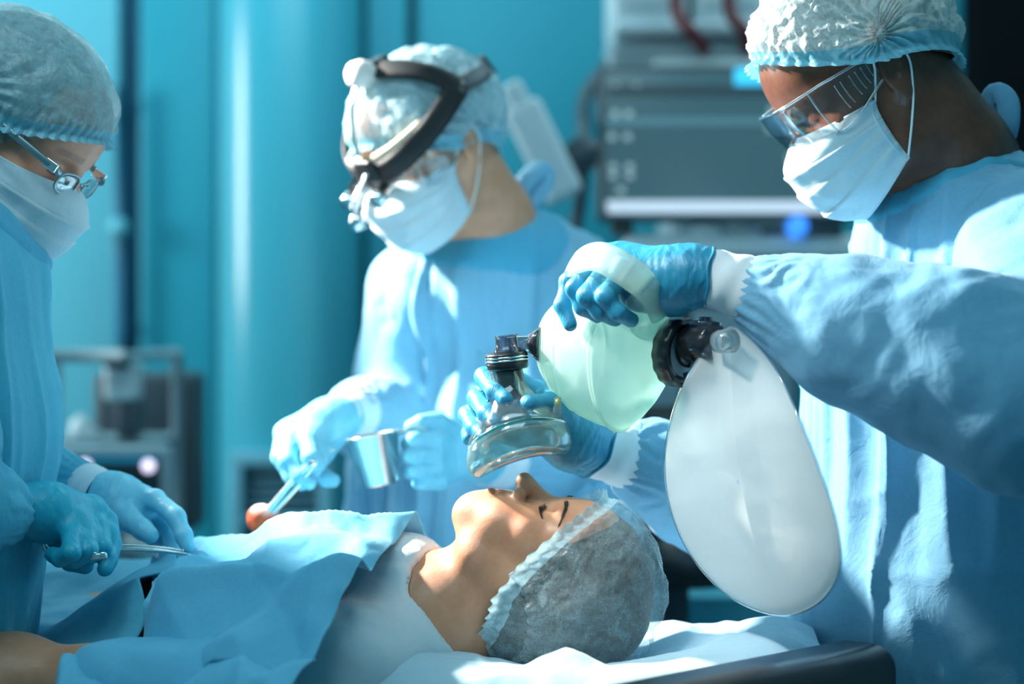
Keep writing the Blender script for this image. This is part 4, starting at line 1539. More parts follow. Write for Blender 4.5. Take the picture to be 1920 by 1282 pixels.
# right hand with the forceps
gloved_hand('glove', MDr, [hp(642, 780, 2.62, .0300), hp(618, 790, 2.58, .0295), hp(600, 800, 2.56, .028)],
            [(P(602, 800, 2.56), P(548, 808, 2.53), .027, .018), (P(605, 815, 2.56), P(580, 820, 2.52), .026, .018)],
            [[hp(560, 800, 2.54, .0120), hp(532, 812, 2.525, .0120), hp(524, 858, 2.505, .0105), hp(545, 892, 2.495, .0095), hp(566, 908, 2.490, .0085)],
             [hp(575, 808, 2.535, .0120), hp(548, 822, 2.515, .0120), hp(540, 862, 2.490, .0105), hp(562, 893, 2.480, .0095), hp(580, 906, 2.478, .0085)],
             [hp(590, 815, 2.53, .0120), hp(580, 826, 2.505, .0120), hp(582, 858, 2.480, .0110), hp(586, 872, 2.478, .0095)],
             [hp(605, 820, 2.535, .0115), hp(603, 838, 2.510, .0110), hp(598, 866, 2.50, .0100), hp(590, 882, 2.50, .0085)],
             [hp(610, 815, 2.575, .0150), hp(606, 850, 2.56, .0130), hp(590, 884, 2.535, .0110), hp(612, 897, 2.52, .0100), hp(626, 901, 2.515, .0085)]],
            M['glove_pale'], h=.0026)
# left hand closed round the cup's handle
gloved_hand('glove', MDr, [hp(912, 862, 2.61, .0315), hp(888, 856, 2.585, .0315), hp(868, 850, 2.57, .031)],
            [(P(868, 846, 2.57), P(842, 815, 2.56), .028, .018), (P(868, 858, 2.57), P(845, 868, 2.56), .027, .018)],
            [[hp(842, 802, 2.550, .0115), hp(820, 788, 2.520, .0112), hp(790, 791, 2.500, .0100), hp(770, 800, 2.500, .0086)],
             [hp(846, 824, 2.545, .0112), hp(818, 822, 2.505, .0108), hp(776, 824, 2.478, .0100), hp(766, 832, 2.505, .0090), hp(795, 836, 2.53, .008)],
             [hp(846, 848, 2.545, .0112), hp(816, 851, 2.502, .0108), hp(772, 853, 2.474, .0100), hp(763, 859, 2.505, .0090), hp(795, 862, 2.53, .008)],
             [hp(846, 870, 2.545, .0110), hp(818, 879, 2.505, .0106), hp(778, 880, 2.480, .0098), hp(769, 885, 2.508, .0088), hp(798, 886, 2.53, .008)],
             [hp(850, 890, 2.55, .0105), hp(826, 905, 2.515, .0098), hp(792, 905, 2.494, .0090), hp(784, 906, 2.52, .0080), hp(802, 902, 2.535, .007)]],
            M['glove_pale'], h=.0022, k=.0015, wrinkle=.0006)
mobj('hair', hair_mesh(HM, hem=(.056, .004, -.04), seed=6), M['hair_brown'], MDr)
put_cap(HM, MDr, M['cap_mid'], M['cap_band'], hem=(.050, -.012, -.075), r=(.094, .120, .102), amp=.0040, gamp=.009, seed=15, gathers=((-1, -.15, -.36), (1, -.15, -.36)), sag=.012)
put_mask(HM, MDr, seed=16)
goggles(HM, MDr, slits=4)

# head lamp: straps over the cap, lamp on top, loupe arms in front
hl = bpy.data.objects.new('head_lamp', None)
COL.objects.link(hl)
hl.parent = MDr
CC, CR = V(0, -.014, .036), V(.0985, .1235, .1075)


def oncap(d, out=1.0):
    d = np.asarray(d, float)
    r = 1 / np.sqrt(((d / CR) ** 2).sum(-1, keepdims=True))
    return HM.w(CC + d * r * out)


def strap(name, dirs, w, mat, th=.0035, out=1.0, n=48):
    """Flat strap following the cap through the given directions."""
    d = smooth_path([unit(V(*q)) for q in dirs], n)
    d /= np.linalg.norm(d, axis=1, keepdims=True)
    p = oncap(d, out)
    t = np.gradient(p, axis=0)
    t /= np.linalg.norm(t, axis=1, keepdims=True)
    nn = p - HM.w(CC)
    nn /= np.linalg.norm(nn, axis=1, keepdims=True)
    sd = np.cross(t, nn)
    rows = [p - sd * w / 2, p - sd * w / 4 + nn * th * .3, p + sd * w / 4 + nn * th * .3, p + sd * w / 2]
    v = np.stack(rows, 1).reshape(-1, 3)
    v, f = shell(v + np.repeat(nn, 4, 0) * th, grid_faces(n, 4), th)
    return mobj(name, (v, f), mat, hl)


J = (-1, -.05, .42)
JR = (1, -.05, .42)
strap('head_band', [J, (-.72, .62, .05), (-.30, 1.0, -.16), (.30, 1.0, -.16), (.72, .62, .05), JR], .030, M['strap_black'], .005)
strap('crown_strap', [J, (-.62, .30, .85), (-.2, .50, 1.0), (.2, .50, 1.0), (.62, .30, .85), JR], .027, M['strap_black'], .005)
strap('rear_strap', [J, (-.75, -.7, .30), (0, -1, .22), (.75, -.7, .30), JR], .022, M['charcoal'], .003)
for j in (J, JR):
    q = oncap(unit(V(*j)), 1.04)
    nn = unit(q - HM.w(CC))
    mobj('pivot', lathe([(0, -.006), (.014, -.006), (.015, .003), (.010, .006), (0, .006)], 20, q, nn), M['black'], hl)
rb = oncap(unit(V(-.35, -1, .24)), 1.035)
mobj('rear_buckle', rbox(rb, (.012, .006, .016), basis(y=rb - HM.w(CC), z=HM.d((0, 0, 1))), .003, 2), M['black'], hl)
strap('red_pad', [(-.80, .50, .06), (-.55, .82, -.06), (-.36, .95, -.12)], .014, M['red'], .0025, 1.035, 16)
M['brow_pad'] = principled('tan_pad', (.62, .50, .36), .6)
strap('brow_cushion', [(-.72, .60, .19), (-.42, .92, .06), (-.1, 1.0, 0.0), (.3, .98, .0)], .009, M['brow_pad'], .004, 1.0, 24)
# lamp head on the crown strap and the cable forward
lt = oncap(unit(V(-.05, .62, 1.0)), 1.09)
ld = HM.d(unit(V(0, .8, .45)))
M['lamp_white'] = principled('lamp_housing', (.75, .70, .66), .35)
mobj('lamp', lathe([(0, -.022), (.013, -.020), (.018, -.008), (.020, .010), (.016, .022), (.010, .027), (0, .028)], 24, lt, ld), M['lamp_white'], hl)
mobj('lamp_bracket', rbox(oncap(unit(V(-.05, .42, 1.0)), 1.06), (.014, .022, .008), HM.R, .004, 2), M['black'], hl)
fr = [oncap(unit(V(-.04, .78, .92)), 1.12), oncap(unit(V(-.04, .95, .62)), 1.10), oncap(unit(V(-.05, 1.0, .32)), 1.08), oncap(unit(V(-.06, 1.0, .06)), 1.10)]
mobj('front_arm', tube(smooth_path(fr, 20), .0048, 8), M['chrome'], hl)
fp = oncap(unit(V(-.05, 1.0, -.10)), 1.085)
mobj('front_plate', rbox(fp, (.018, .006, .016), HM.R, .004, 2), M['black'], hl)
lp = [HM.w((-.012, .124, .020)), HM.w((-.010, .150, .004)), HM.w((-.008, .166, -.010)), HM.w((-.008, .170, -.030))]
mobj('loupe_arm', tube(smooth_path(lp, 16), .0040, 8), M['chrome'], hl)
mobj('mirror', lathe([(0, -.012), (.008, -.011), (.011, 0), (.009, .010), (0, .012)], 18, lp[-1], HM.d((0, .2, -1))), M['chrome'], hl)
for x in (-.033, .033):
    lo = HM.w((x, .128, -.008))
    lf = HM.d(unit(V(-x * .4, 1, -.35)))
    mobj('loupe', lathe([(0, -.012), (.009, -.012), (.010, .002), (.013, .004), (.013, .016), (.011, .018), (0, .0165)], 20, lo, lf), M['chrome'], hl)
    mobj('loupe_bracket', tube([HM.w((x * .4, .126, .018)), HM.w((x * .7, .136, .008)), lo], .0028, 8), M['black'], hl)

# ------------------------------------------------------------------ sponge forceps and steel cup
fc = thing('sponge_forceps', 'slim steel forceps slanting from the raised gloved hand to the orange swab', 'forceps', P(510, 965, 2.50))
fa, fb = P(588, 868, 2.468), P(506, 960, 2.49)
fd = unit(fb - fa)
sdv = np.cross(fd, V(0, 1, 0))
for q in (-1, 1):
    mobj('blade', tube(smooth_path([fa + sdv * q * .0015, fa * .6 + fb * .4 + sdv * q * .0042, fb * .85 + fa * .15 + sdv * q * .0035, fb + fd * .008 + sdv * q * .002], 20), np.linspace(.0030, .0042, 20), 8), M['steel'], fc)
    mobj('shank', tube(smooth_path([fa + sdv * q * .0015, P(598, 850, 2.50) + sdv * q * .006, P(612, 830, 2.53) + sdv * q * .012], 14), .0022, 8), M['steel'], fc)
mobj('rivet', lathe([(0, -.006), (.005, -.006), (.005, .006), (0, .006)], 14, fa, (0, 1, 0)), M['chrome'], fc)
sw = P(494, 976, 2.50)
M['sponge'] = sponge_mat()
F = Field(sw - .05, sw + .05, .0022)
F.ell(sw, (.0205, .0195, .0185), None)
F.ell(sw + V(-.004, 0, .008), (.0145, .016, .0125), None, .006)
F.ell(sw + V(.011, -.004, .003), (.0105, .013, .0130), None, .006)
F.ell(sw + V(.006, 0, -.010), (.016, .016, .012), None, .006)
v, f = F.mesh(1)
v = v + normals(v, f) * (.0013 * fbm(v * 120, 4))[:, None]
so = tag(raw_mesh('swab', v - sw, f, M['sponge']), 'round gauze swab soaked orange at the tip of the forceps', 'swab')
so.location = sw

cp = thing('steel_cup', 'tapered stainless steel cup held by its handle in the bright gloved hand', 'cup', P(714, 912, 2.49))
cb, ctp = P(715, 910, 2.49), P(697, 815, 2.49)
cup_ax = unit(ctp - cb)
H_ = np.linalg.norm(ctp - cb)
ro, ri = 50 * 2.49 / FPX, 31 * 2.49 / FPX
mobj('body', lathe([(0, 0), (ri - .001, 0), (ri + .001, .002), (ro, H_ - .002), (ro + .0018, H_ - .001), (ro + .0018, H_ + .0008), (ro - .0012, H_ + .0006), (ri - .001, .004), (0, .004)], 56, cb, cup_ax), M['steel'], cp)
hA = ctp + V(ro * .96, -.004, .002)
mobj('handle', tube(np.array([hA, hA * .5 + P(775, 803, 2.485) * .5, P(775, 803, 2.485), P(800, 806, 2.51), P(830, 812, 2.53)]), .0085, 8, flat=((0, .3, 1), .22)), M['steel'], cp)
# ------------------------------------------------------------------ left: the surgeon with the needle holder
LDr = thing('person', 'person in teal gown and metal glasses bending over the patient, at far left', 'person', (-.72, 2.22, 0))
fw, up = face_axes((.985, -.17), 36)
HL = Frame(P(24, 243, 2.27), fw, up, 1.02)
nbl = P(-95, 420, 2.26)
lc = lambda x, z: V(x, 2.22, z)
body_mesh(LDr, HL, M['skin_left'],
          neck=[(HL.w((0, -.034, -.07)), .060), (P(-40, 360, 2.27), .060), (nbl, .064)],
          torso=[(nbl, .07), (lc(-.66, 1.34), .10), (lc(-.70, 1.1), .11), (lc(-.76, .9), .11)],
          arms=[[(lc(-.66, 1.38), .06), (V(-.67, 2.08, 1.36), .055), (P(-130, 930, 2.06), .043), (P(-20, 954, 2.12), .026), (P(40, 957, 2.155), .021)],
                [(lc(-.66, 1.38), .06), (V(-.66, 2.38, 1.36), .055), (P(15, 905, 2.42), .036), (P(110, 920, 2.38), .026), (P(190, 932, 2.35), .023)]],
          legs=[[(lc(-.76, .9), .11), (V(-.78, 2.13, .8), .085), (V(-.78, 2.13, .45), .06), (V(-.78, 2.13, .05), .045), (V(-.68, 2.12, .04), .035)],
                [(lc(-.76, .9), .11), (V(-.78, 2.31, .8), .085), (V(-.78, 2.31, .45), .06), (V(-.78, 2.31, .05), .045), (V(-.68, 2.30, .04), .035)]],
          tint_kw=dict(brow=.5))
gL = gown(LDr, [(lc(-.655, 1.34), .150, .82), (lc(-.662, 1.2), .165, .86), (lc(-.70, 1.04), .17, .9), (lc(-.80, .3), .20, .95)],
          [(nbl + V(0, 0, -.06), .08), (V(-.665, 2.09, 1.355), .07), (nbl + V(0, 0, -.06), .08), (V(-.665, 2.36, 1.36), .07)],
          M['gown_teal'], (1, 0, 0), amp=.010, seed=51, freq=20,
          neck_cut=[(nbl + V(-.01, 0, -.03), nbl + V(.09, .0, .13), .064, .078)])
sleeve(gL, [(V(-.67, 2.08, 1.36), .075), (P(-150, 800, 2.05), .072), (P(-130, 935, 2.06), .066), (P(-40, 950, 2.11), .046), (P(4, 956, 2.135), .033)], M['gown_teal'], amp=.008, seed=24, gather=.08)
sleeve(gL, [(V(-.66, 2.36, 1.36), .075), (P(0, 740, 2.44), .064), (P(18, 905, 2.43), .052), (P(100, 918, 2.385), .043), (P(165, 928, 2.362), .034)], M['gown_teal'], amp=.009, seed=25, gather=.08)
cuff(gL, P(160, 924, 2.364), P(196, 934, 2.345), .036, .031)
cuff(gL, P(-4, 956, 2.135), P(26, 957, 2.148), .030, .0272)
# near right hand: fist round the needle holder
gloved_hand('glove', LDr, [hp(18, 957, 2.145, .0285), hp(60, 957, 2.160, .0275), hp(95, 959, 2.170, .0285)],
            [(P(95, 957, 2.170), P(172, 955, 2.195), .0280, .0165), (P(95, 968, 2.170), P(142, 982, 2.160), .0270, .0165)],
            [[hp(168, 950, 2.205, .0125), hp(202, 976, 2.205, .0112), hp(211, 1020, 2.188, .0104), hp(204, 1050, 2.168, .0099), hp(197, 1066, 2.160, .0088)],
             [hp(162, 962, 2.188, .0125), hp(186, 988, 2.180, .0116), hp(192, 1024, 2.160, .0108), hp(168, 1042, 2.158, .0100), hp(146, 1045, 2.172, .0088)],
             [hp(148, 972, 2.172, .0125), hp(162, 998, 2.155, .0118), hp(166, 1032, 2.134, .0110), hp(140, 1048, 2.138, .0101), hp(118, 1047, 2.158, .0088)],
             [hp(130, 980, 2.160, .0120), hp(135, 1006, 2.136, .0114), hp(134, 1036, 2.114, .0107), hp(112, 1046, 2.124, .0098), hp(98, 1040, 2.146, .0086)],
             [hp(110, 978, 2.195, .0150), hp(110, 1012, 2.205, .0128), hp(132, 1052, 2.195, .0112), hp(160, 1060, 2.185, .0095)]],
            M['glove_teal'], h=.0020, k=.0015, wrinkle=.0007)
# far left hand resting on the drape
gloved_hand('glove', LDr, [hp(190, 933, 2.35, .0305), hp(208, 937, 2.345, .0305), hp(222, 942, 2.34, .030)],
            [(P(222, 942, 2.34), P(270, 944, 2.345), .029, .020), (P(225, 948, 2.345), P(262, 956, 2.37), .028, .020)],
            [[hp(262, 938, 2.335, .0130), hp(290, 936, 2.325, .0122), hp(330, 968, 2.300, .0108), hp(345, 1005, 2.285, .0098), hp(352, 1024, 2.280, .0085)],
             [hp(265, 945, 2.355, .0125), hp(292, 950, 2.36, .0118), hp(318, 995, 2.345, .0105), hp(328, 1045, 2.325, .0098), hp(332, 1064, 2.318, .0085)],
             [hp(262, 955, 2.37, .0125), hp(285, 965, 2.38, .0115), hp(305, 1010, 2.365, .0102), hp(318, 1055, 2.345, .0095), hp(322, 1070, 2.335, .0082)],
             [hp(255, 960, 2.38, .0120), hp(275, 975, 2.395, .0108), hp(292, 1015, 2.385, .0095), hp(305, 1052, 2.365, .0088), hp(308, 1064, 2.358, .0078)],
             [hp(220, 955, 2.325, .0165), hp(245, 975, 2.305, .0142), hp(268, 992, 2.290, .0120), hp(281, 1003, 2.282, .0105)]],
            M['glove_pale'], h=.0024)
mobj('hair', hair_mesh(HL, hem=(.060, -.040, -.070), seed=16), M['hair_grey'], LDr)
put_cap(HL, LDr, M['cap_grey'], M['cap_band'], hem=(.050, -.010, -.040), r=(.092, .117, .092), amp=.0026, gamp=.007, seed=25, gathers=((-1, -.25, -.12), (1, -.25, -.12)), ruffle=60, flare=.006)
put_mask(HL, LDr, seed=26)
# spectacles: lenses, rims, bridge, flat temples
sg = bpy.data.objects.new('glasses', None)
COL.objects.link(sg)
sg.parent = LDr
for q in (-1, 1):
    rim = [HL.w((q * (.033 + .023 * math.copysign(abs(math.cos(a)) ** .7, math.cos(a))), .101 - .10 * (.025 * math.cos(a)) - 2 * (.025 * math.cos(a)) ** 2, -.006 + .012 * math.copysign(abs(math.sin(a)) ** .7, math.sin(a)))) for a in np.linspace(0, 2 * math.pi, 40, endpoint=False)]
    mobj('rim', tube(np.array(rim), .0014, 6, closed=True), M['frame_metal'], sg)
    c = np.mean(rim, 0)
    lv = np.array([c + (np.array(p) - c) * t for t in (1, .66, .33, .02) for p in rim])
    mobj('lens', shell(lv, grid_faces(4, 40, wrap_v=True), .0015), M['lens'], sg)
    mobj('temple', tube(smooth_path([HL.w((q * .060, .098, .002)), HL.w((q * .072, .086, .006)), HL.w((q * .081, .03, .010)), HL.w((q * .083, -.03, .012)), HL.w((q * .081, -.055, -.006))], 24), .0042, 8, flat=(HL.d((1, 0, 0)), .35)), M['frame_metal'], sg)
    mobj('hinge', rbox(HL.w((q * .070, .088, .006)), (.003, .008, .0055), HL.R, .0015, 2), M['chrome'], sg)
mobj('bridge', tube(smooth_path([HL.w((-.009, .105, -.002)), HL.w((0, .108, .002)), HL.w((.009, .105, -.002))], 10), .0013, 6), M['frame_metal'], sg)

# needle holder / long curved clamp
nh = thing('surgical_clamp', 'long curved steel clamp held in the teal gloved fist of the left surgeon', 'clamp', P(300, 1036, 2.2))
cl = smooth_path([P(150, 1046, 2.168), P(215, 1031, 2.19), P(280, 1031, 2.215), P(330, 1036, 2.235), P(362, 1042, 2.245), P(382, 1053, 2.25)], 50)
mobj('blade', tube(cl, np.concatenate([np.full(20, .0034), np.linspace(.0034, .0012, 30)]), 10, flat=((0, .5, 1), .7)), M['steel'], nh)
mobj('blade', tube(cl[:34] + V(0, .002, .0035), np.linspace(.0026, .0012, 34), 8), M['steel'], nh)
mobj('ratchet', rbox(P(180, 1043, 2.13), (.012, .002, .003), basis(x=P(215, 1040, 2.13) - P(150, 1045, 2.13), z=(0, 0, 1)), .001, 2), M['chrome'], nh)
for uu in (176, 193):
    mobj('tooth', rbox(P(uu, 1040, 2.128), (.003, .002, .003), None, .001, 1), M['chrome'], nh)
rg = [P(104 + 22 * math.cos(a), 1020 + 17 * math.sin(a), 2.17) for a in np.linspace(0, 2 * math.pi, 30, endpoint=False)]
mobj('finger_ring', tube(np.array(rg), .0026, 8, closed=True), M['steel'], nh)
mobj('shank', tube(smooth_path([P(122, 1026, 2.17), P(140, 1042, 2.16), P(175, 1044, 2.14)], 12), .0024, 8), M['steel'], nh)
# ------------------------------------------------------------------ the patient, table, drapes
AX = smooth_path([(-.06, 2.19), (-.19, 2.275), (-.32, 2.375), (-.44, 2.50), (-.55, 2.65), (-.65, 2.81), (-.74, 2.98)], 241)
_seg = np.concatenate([[0], np.cumsum(np.linalg.norm(np.diff(AX, axis=0), axis=1))])
AT = np.gradient(AX, axis=0)
AT /= np.linalg.norm(AT, axis=1, keepdims=True)


def axis_at(s):
    """Point and sideways vector (towards the far side) of the patient's centre line, s metres from the neck."""
    s = np.asarray(s, float)
    x = np.interp(s, _seg, AX[:, 0])
    y = np.interp(s, _seg, AX[:, 1])
    tx, ty = np.interp(s, _seg, AT[:, 0]), np.interp(s, _seg, AT[:, 1])
    sc = np.where(s < 0, s, 0) + np.where(s > _seg[-1], s - _seg[-1], 0)
    x, y = x + tx * sc, y + ty * sc
    return x, y, ty * 1.0, -tx * 1.0


def onaxis(s, t, z):
    x, y, ex, ey = axis_at(s)
    return V(float(x + ex * t), float(y + ey * t), z)


PT = thing('person', 'person lying face up under blue drapes with eyes closed and a sheer cap', 'person', (-.1, 2.25, .88))
HP = Frame(P(1022, 1071, 2.20), (.085, -.15, .985), (.985, -.13, -.10), .885)
sh = onaxis(.03, -.15, .975), onaxis(.03, .15, .975)
pbody = body_mesh(PT, HP, M['skin_pat'],
          neck=[(HP.w((0, -.034, -.07)), .050), (P(815, 1150, 2.205), .050), (onaxis(.03, 0, .972), .052)],
          torso=[(onaxis(.03, 0, .972), .055), (onaxis(.14, 0, .985), .092), (onaxis(.34, 0, .950), .078), (onaxis(.52, 0, .930), .058)],
          arms=[[(onaxis(.07, -.05, .955), .045), (sh[0] + V(-.02, .02, -.03), .038), (P(330, 1304, 2.06), .038), (P(170, 1280, 2.09), .032), (P(70, 1268, 2.11), .025)],
                [(onaxis(.07, .05, .96), .045), (sh[1] + V(0, 0, -.03), .04), (onaxis(.28, .24, .94), .045), (onaxis(.5, .24, .93), .03)],
                [(onaxis(.14, -.06, .975), .082), (onaxis(.34, -.07, .945), .076), (onaxis(.52, -.07, .925), .056)],
                [(onaxis(.14, .06, .975), .082), (onaxis(.34, .07, .945), .076), (onaxis(.52, .07, .925), .056)],
                [(onaxis(.20, -.15, .940), .060), (onaxis(.31, -.15, .936), .058)],
                [(onaxis(.20, -.20, .918), .054), (onaxis(.29, -.20, .916), .054)],
                [(P(70, 1268, 2.11), .025), (P(30, 1262, 2.12), .024), (P(5, 1260, 2.125), .022)],
                [(P(40, 1268, 2.105), .020), (P(5, 1270, 2.10), .020)],
                [(P(20, 1252, 2.12), .013), (P(-8, 1250, 2.125), .0115), (P(-28, 1262, 2.115), .009), (P(-22, 1275, 2.105), .008)],
                [(P(15, 1262, 2.105), .0125), (P(-14, 1266, 2.10), .011), (P(-28, 1280, 2.095), .009), (P(-15, 1288, 2.095), .008)],
                [(P(15, 1275, 2.095), .012), (P(-12, 1282, 2.09), .0105), (P(-20, 1294, 2.088), .009), (P(-5, 1298, 2.09), .008)],
                [(P(18, 1286, 2.09), .011), (P(-5, 1294, 2.085), .0095), (P(-8, 1304, 2.085), .008)],
                [(P(45, 1250, 2.13), .014), (P(18, 1242, 2.145), .012), (P(-5, 1246, 2.15), .0095)]],
          legs=[[(onaxis(.52, -.08, .925), .055), (onaxis(.82, -.08, .925), .05), (onaxis(1.15, -.08, .92), .04)],
                [(onaxis(.52, .08, .925), .055), (onaxis(.82, .08, .925), .05), (onaxis(1.15, .08, .92), .04)]],
          head_kw=dict(woman=True, ears=False), tint_kw=dict(lipc=(1.0, .70, .66), brow=.72, cheek=(1.06, .94, .90)), hx=.0021, coarse=.009)
psy = skin_y(HP, pbody)
for q in (-1, 1):
    brow_hairs(HP, PT, q, 40 + q, psy)
    lashes(HP, PT, q, psy)
mobj('hair', hair_mesh(HP, hem=(.074, -.052, -.092), r=(.0945, .114, .108), c=(0, -.020, .031), seed=9), M['hair_brown'], PT)
put_cap(HP, PT, M['cap_patient'], M['cap_band_patient'], hem=(.065, -.058, -.098), r=(.1060, .127, .117), c=(0, -.020, .032), amp=.0052, gamp=.010,
        seed=35, gathers=((-1, -.30, -.80), (1, -.30, -.80)), ruffle=52, flare=.014, low=.22)

# white shirt under the drape
F = Field((-.42, 1.9, .86), (.12, 2.56, 1.12), .0045)
F.cone(onaxis(.11, -.01, .965), onaxis(.16, 0, .975), .080, .100, .03)
F.cone(onaxis(.055, -.02, .950), sh[0] + V(-.02, .02, -.02), .080, .068, .05)
F.cone(onaxis(.06, .02, .96), sh[1] + V(0, 0, -.02), .080, .066, .05)
F.cone(sh[0] + V(-.02, .02, -.025), onaxis(.14, -.20, .92), .066, .05, .04)
F.cone(onaxis(.10, 0, 1.0), onaxis(.26, 0, .975), .09, .085, .04)
F.cone(P(900, 1130, 2.20), P(800, 1152, 2.205), .070, .060, .012, 'sub')
v, f = F.mesh(1)
n = normals(v, f)
v = v + n * (.006 * crumple(v, 11, 70, 5, .7) + .002 * crumple(v, 34, 71, 5, .9))[:, None]
shirt = mobj('shirt', (v, f), M['shirt'], PT)
# neckband
nc = P(795, 1150, 2.205)
na = unit(P(900, 1130, 2.20) - P(760, 1160, 2.21))

# gown sleeve on the near arm
sleeve(PT, [(P(470, 1315, 2.03), .055), (P(400, 1300, 2.05), .052), (P(300, 1286, 2.06), .048), (P(215, 1276, 2.075), .042), (P(182, 1272, 2.085), .038)], M['drape'], amp=.009, seed=61)


def lay_cloth(name, s0, s1, t0, t1, ztop, mat, ns=230, nt=200, amp=.012, seed=1, W=.235, arm=.0, base=.885, par=None, edge=None, extra=None, lift=0.0, near=None):
    """Sheet laid over the patient: rises over the trunk and the arm, hangs off the sides; s0, s1 may depend on t."""
    tt = np.linspace(t0, t1, nt)
    uu = np.linspace(0, 1, ns)
    U, T = np.meshgrid(uu, tt, indexing='ij')
    S0, S1 = (s0(T), s1(T))
    S = S0 + (S1 - S0) * U
    if near is not None:                       # the near side hangs less far down beside the surgeon
        T = np.maximum(T, -near(S) + .0004 * (T + .5))
    zt = ztop(S)
    a = np.clip(np.abs(T) / np.where(T < 0, W * 1.35, W), 0, 1)
    z = base + (zt - base) * (1 - a ** 2.0) ** .62
    if arm:
        b = np.clip(np.abs(T + .285) / .10, 0, 1)
        z = np.maximum(z, base + arm * (1 - b ** 2) ** .5 * sstep(.42, .25, S))
        z = z + .0
    # cloth bridges the hollows
    for _ in range(18):
        z[:, 1:-1] = np.maximum(z[:, 1:-1], .5 * (z[:, :-2] + z[:, 2:]) - .0008)
    over = np.maximum(np.abs(T) - .36, 0)
    z = z - over * 2.2
    x, y, ex, ey = axis_at(S)
    p = np.stack([x + ex * T, y + ey * T, z + lift], -1).reshape(-1, 3)
    f = grid_faces(ns, nt)[:, ::-1]
    n = normals(p, f)
    if n[:, 2].mean() < 0:
        f = f[:, ::-1]
        n = -n
    wp = np.stack([vnoise(p * 5, seed + 30), vnoise(p * 5 + 40, seed + 31), vnoise(p * 5 + 80, seed + 32)], 1)
    d = amp * (.75 * crumple(p, 5.0, seed, 5, .6) + 1.25 * (ridged(p * 5.5 + .5 * wp, seed + 9) ** 2 - .42) + .35 * (ridged(p * 13 + .5 * wp, seed + 11) ** 2 - .42) + .08 * crumple(p, 34, seed + 5, 5, .9))
    if extra is not None:
        d = d + extra(p, S.reshape(-1), T.reshape(-1))
    p = laplace(p + n * d[:, None], f, 1, .5)
    v, f = shell(p, f, .0022)
    return mobj(name, (v, f), mat, par)


zchest = lambda s: np.interp(s, [-.1, 0, .06, .12, .2, .3, .38, .46, .6, .8, 1.0, 1.3], [1.02, 1.062, 1.084, 1.094, 1.090, 1.066, 1.040, 1.026, 1.020, 1.008, 1.0, .99])


def edge_roll(p, S, T):
    # the drape's turned edge near the neck lies a little proud
    s0 = .035 + .34 * (T + .10) * (T < .1) + .34 * .2 * (T >= .1)
    w = .5 * vnoise(np.stack([S * 5, T * 4, 0 * S], 1), 77)
    x = S * 8.5 + T * 3.2 + w
    x = x - np.floor(x)
    saw = np.where(x < .66, x / .66, (1 - x) / .34) - .5
    y = S * 5.0 - T * 7.5 + 1.3 * w + .3
    y = y - np.floor(y)
    saw2 = np.where(y < .6, y / .6, (1 - y) / .4) - .5
    side = sstep(-.02, -.12, T)
    return .008 * np.exp(-((S - s0 - .012) / .02) ** 2) + side * (.032 * saw * (.6 + .4 * vnoise(np.stack([S * 6, T * 5, 0 * S + 4], 1), 5)) + .020 * saw2)


s_left = lambda T: .41 - .17 * sstep(-.03, -.24, T)
dr1 = lay_cloth('chest_drape', lambda T: np.where(T < .1, .035 + .34 * (T + .10), .103), s_left, -.43, .40, zchest, M['drape'], seed=83, amp=.027, arm=.075, extra=edge_roll)
tag(dr1, 'bright blue surgical drape creased over the patient\'s chest', 'drape')
zlow = lambda s: zchest(s) - .004
dr2 = lay_cloth('leg_drape', lambda T: s_left(T) - .05 + .060 * sstep(-.13, -.17, T) * sstep(-.28, -.24, T), lambda T: 1.35 + 0 * T, -.52, .40, zlow, M['drape_low'], seed=91, amp=.020, W=.22, near=lambda S: np.interp(S, [.33, .48], [.52, .29]))
tag(dr2, 'teal surgical drape over the patient\'s legs below the left surgeon\'s hands', 'drape')

# ------------------------------------------------------------------ table: mattress, base, head pillow, black padded rest
tb = thing('operating_table', 'padded operating table under the patient with steel column', 'table', (-.35, 2.45, 0))
md = unit(V(-.78, .62, 0))
mc = V(-.36, 2.44, .845)
RB = basis(x=md, z=(0, 0, 1))
mobj('mattress', rbox(mc, (.80, .225, .032), RB, .02, 3), M['leather'], tb)
mobj('table_top', rbox(mc - V(0, 0, .055), (.79, .215, .02), RB, .006, 2), M['steel'], tb)
mobj('column', rbox(V(mc[0], mc[1], .41), (.14, .11, .36), RB, .02, 2), M['steel'], tb)
mobj('base', rbox(V(mc[0], mc[1], .035), (.45, .24, .035), RB, .02, 2), M['grey_plastic'], tb)

ux, uy = np.meshgrid(np.linspace(-.22, .34, 200), np.linspace(1.90, 2.46, 200), indexing='ij')
c = V(.06, 2.20)
ca, sa = .93, -.36                           # pillow turned with the table
lx, ly = (ux - c[0]) * ca + (uy - c[1]) * sa, -(ux - c[0]) * sa + (uy - c[1]) * ca
ex = np.maximum(np.abs(lx) / .30, np.abs(ly) / .25)
z = .888 + .085 * np.sqrt(np.clip(1 - np.clip((ex - .55) / .45, 0, 1) ** 2, 0, 1))
hc = HP.w((0, -.06, .03))
z -= .040 * np.exp(-(((ux - hc[0]) / .11) ** 2 + ((uy - hc[1]) / .11) ** 2))
z += .028 * sstep(.10, .26, lx) * np.exp(-((ly - .08) / .12) ** 2)
pk = P(1060, 1205, 2.07)
z += .018 * np.maximum(0, 1 - np.hypot((ux - pk[0]) / .045, (uy - pk[1]) / .06))
p = np.stack([ux, uy, z], -1).reshape(-1, 3)
p[:, 2] += (.008 * crumple(p * V(1, 1, .3), 12, 95, 5, .7) + .003 * crumple(p * V(1, 1, .3), 30, 96, 5, .9)) * (ex.reshape(-1) < .98)
gf = grid_faces(200, 200)
keep = (ex.reshape(-1)[gf] < 1.0).all(1)
v, f = compact(p, gf[keep])
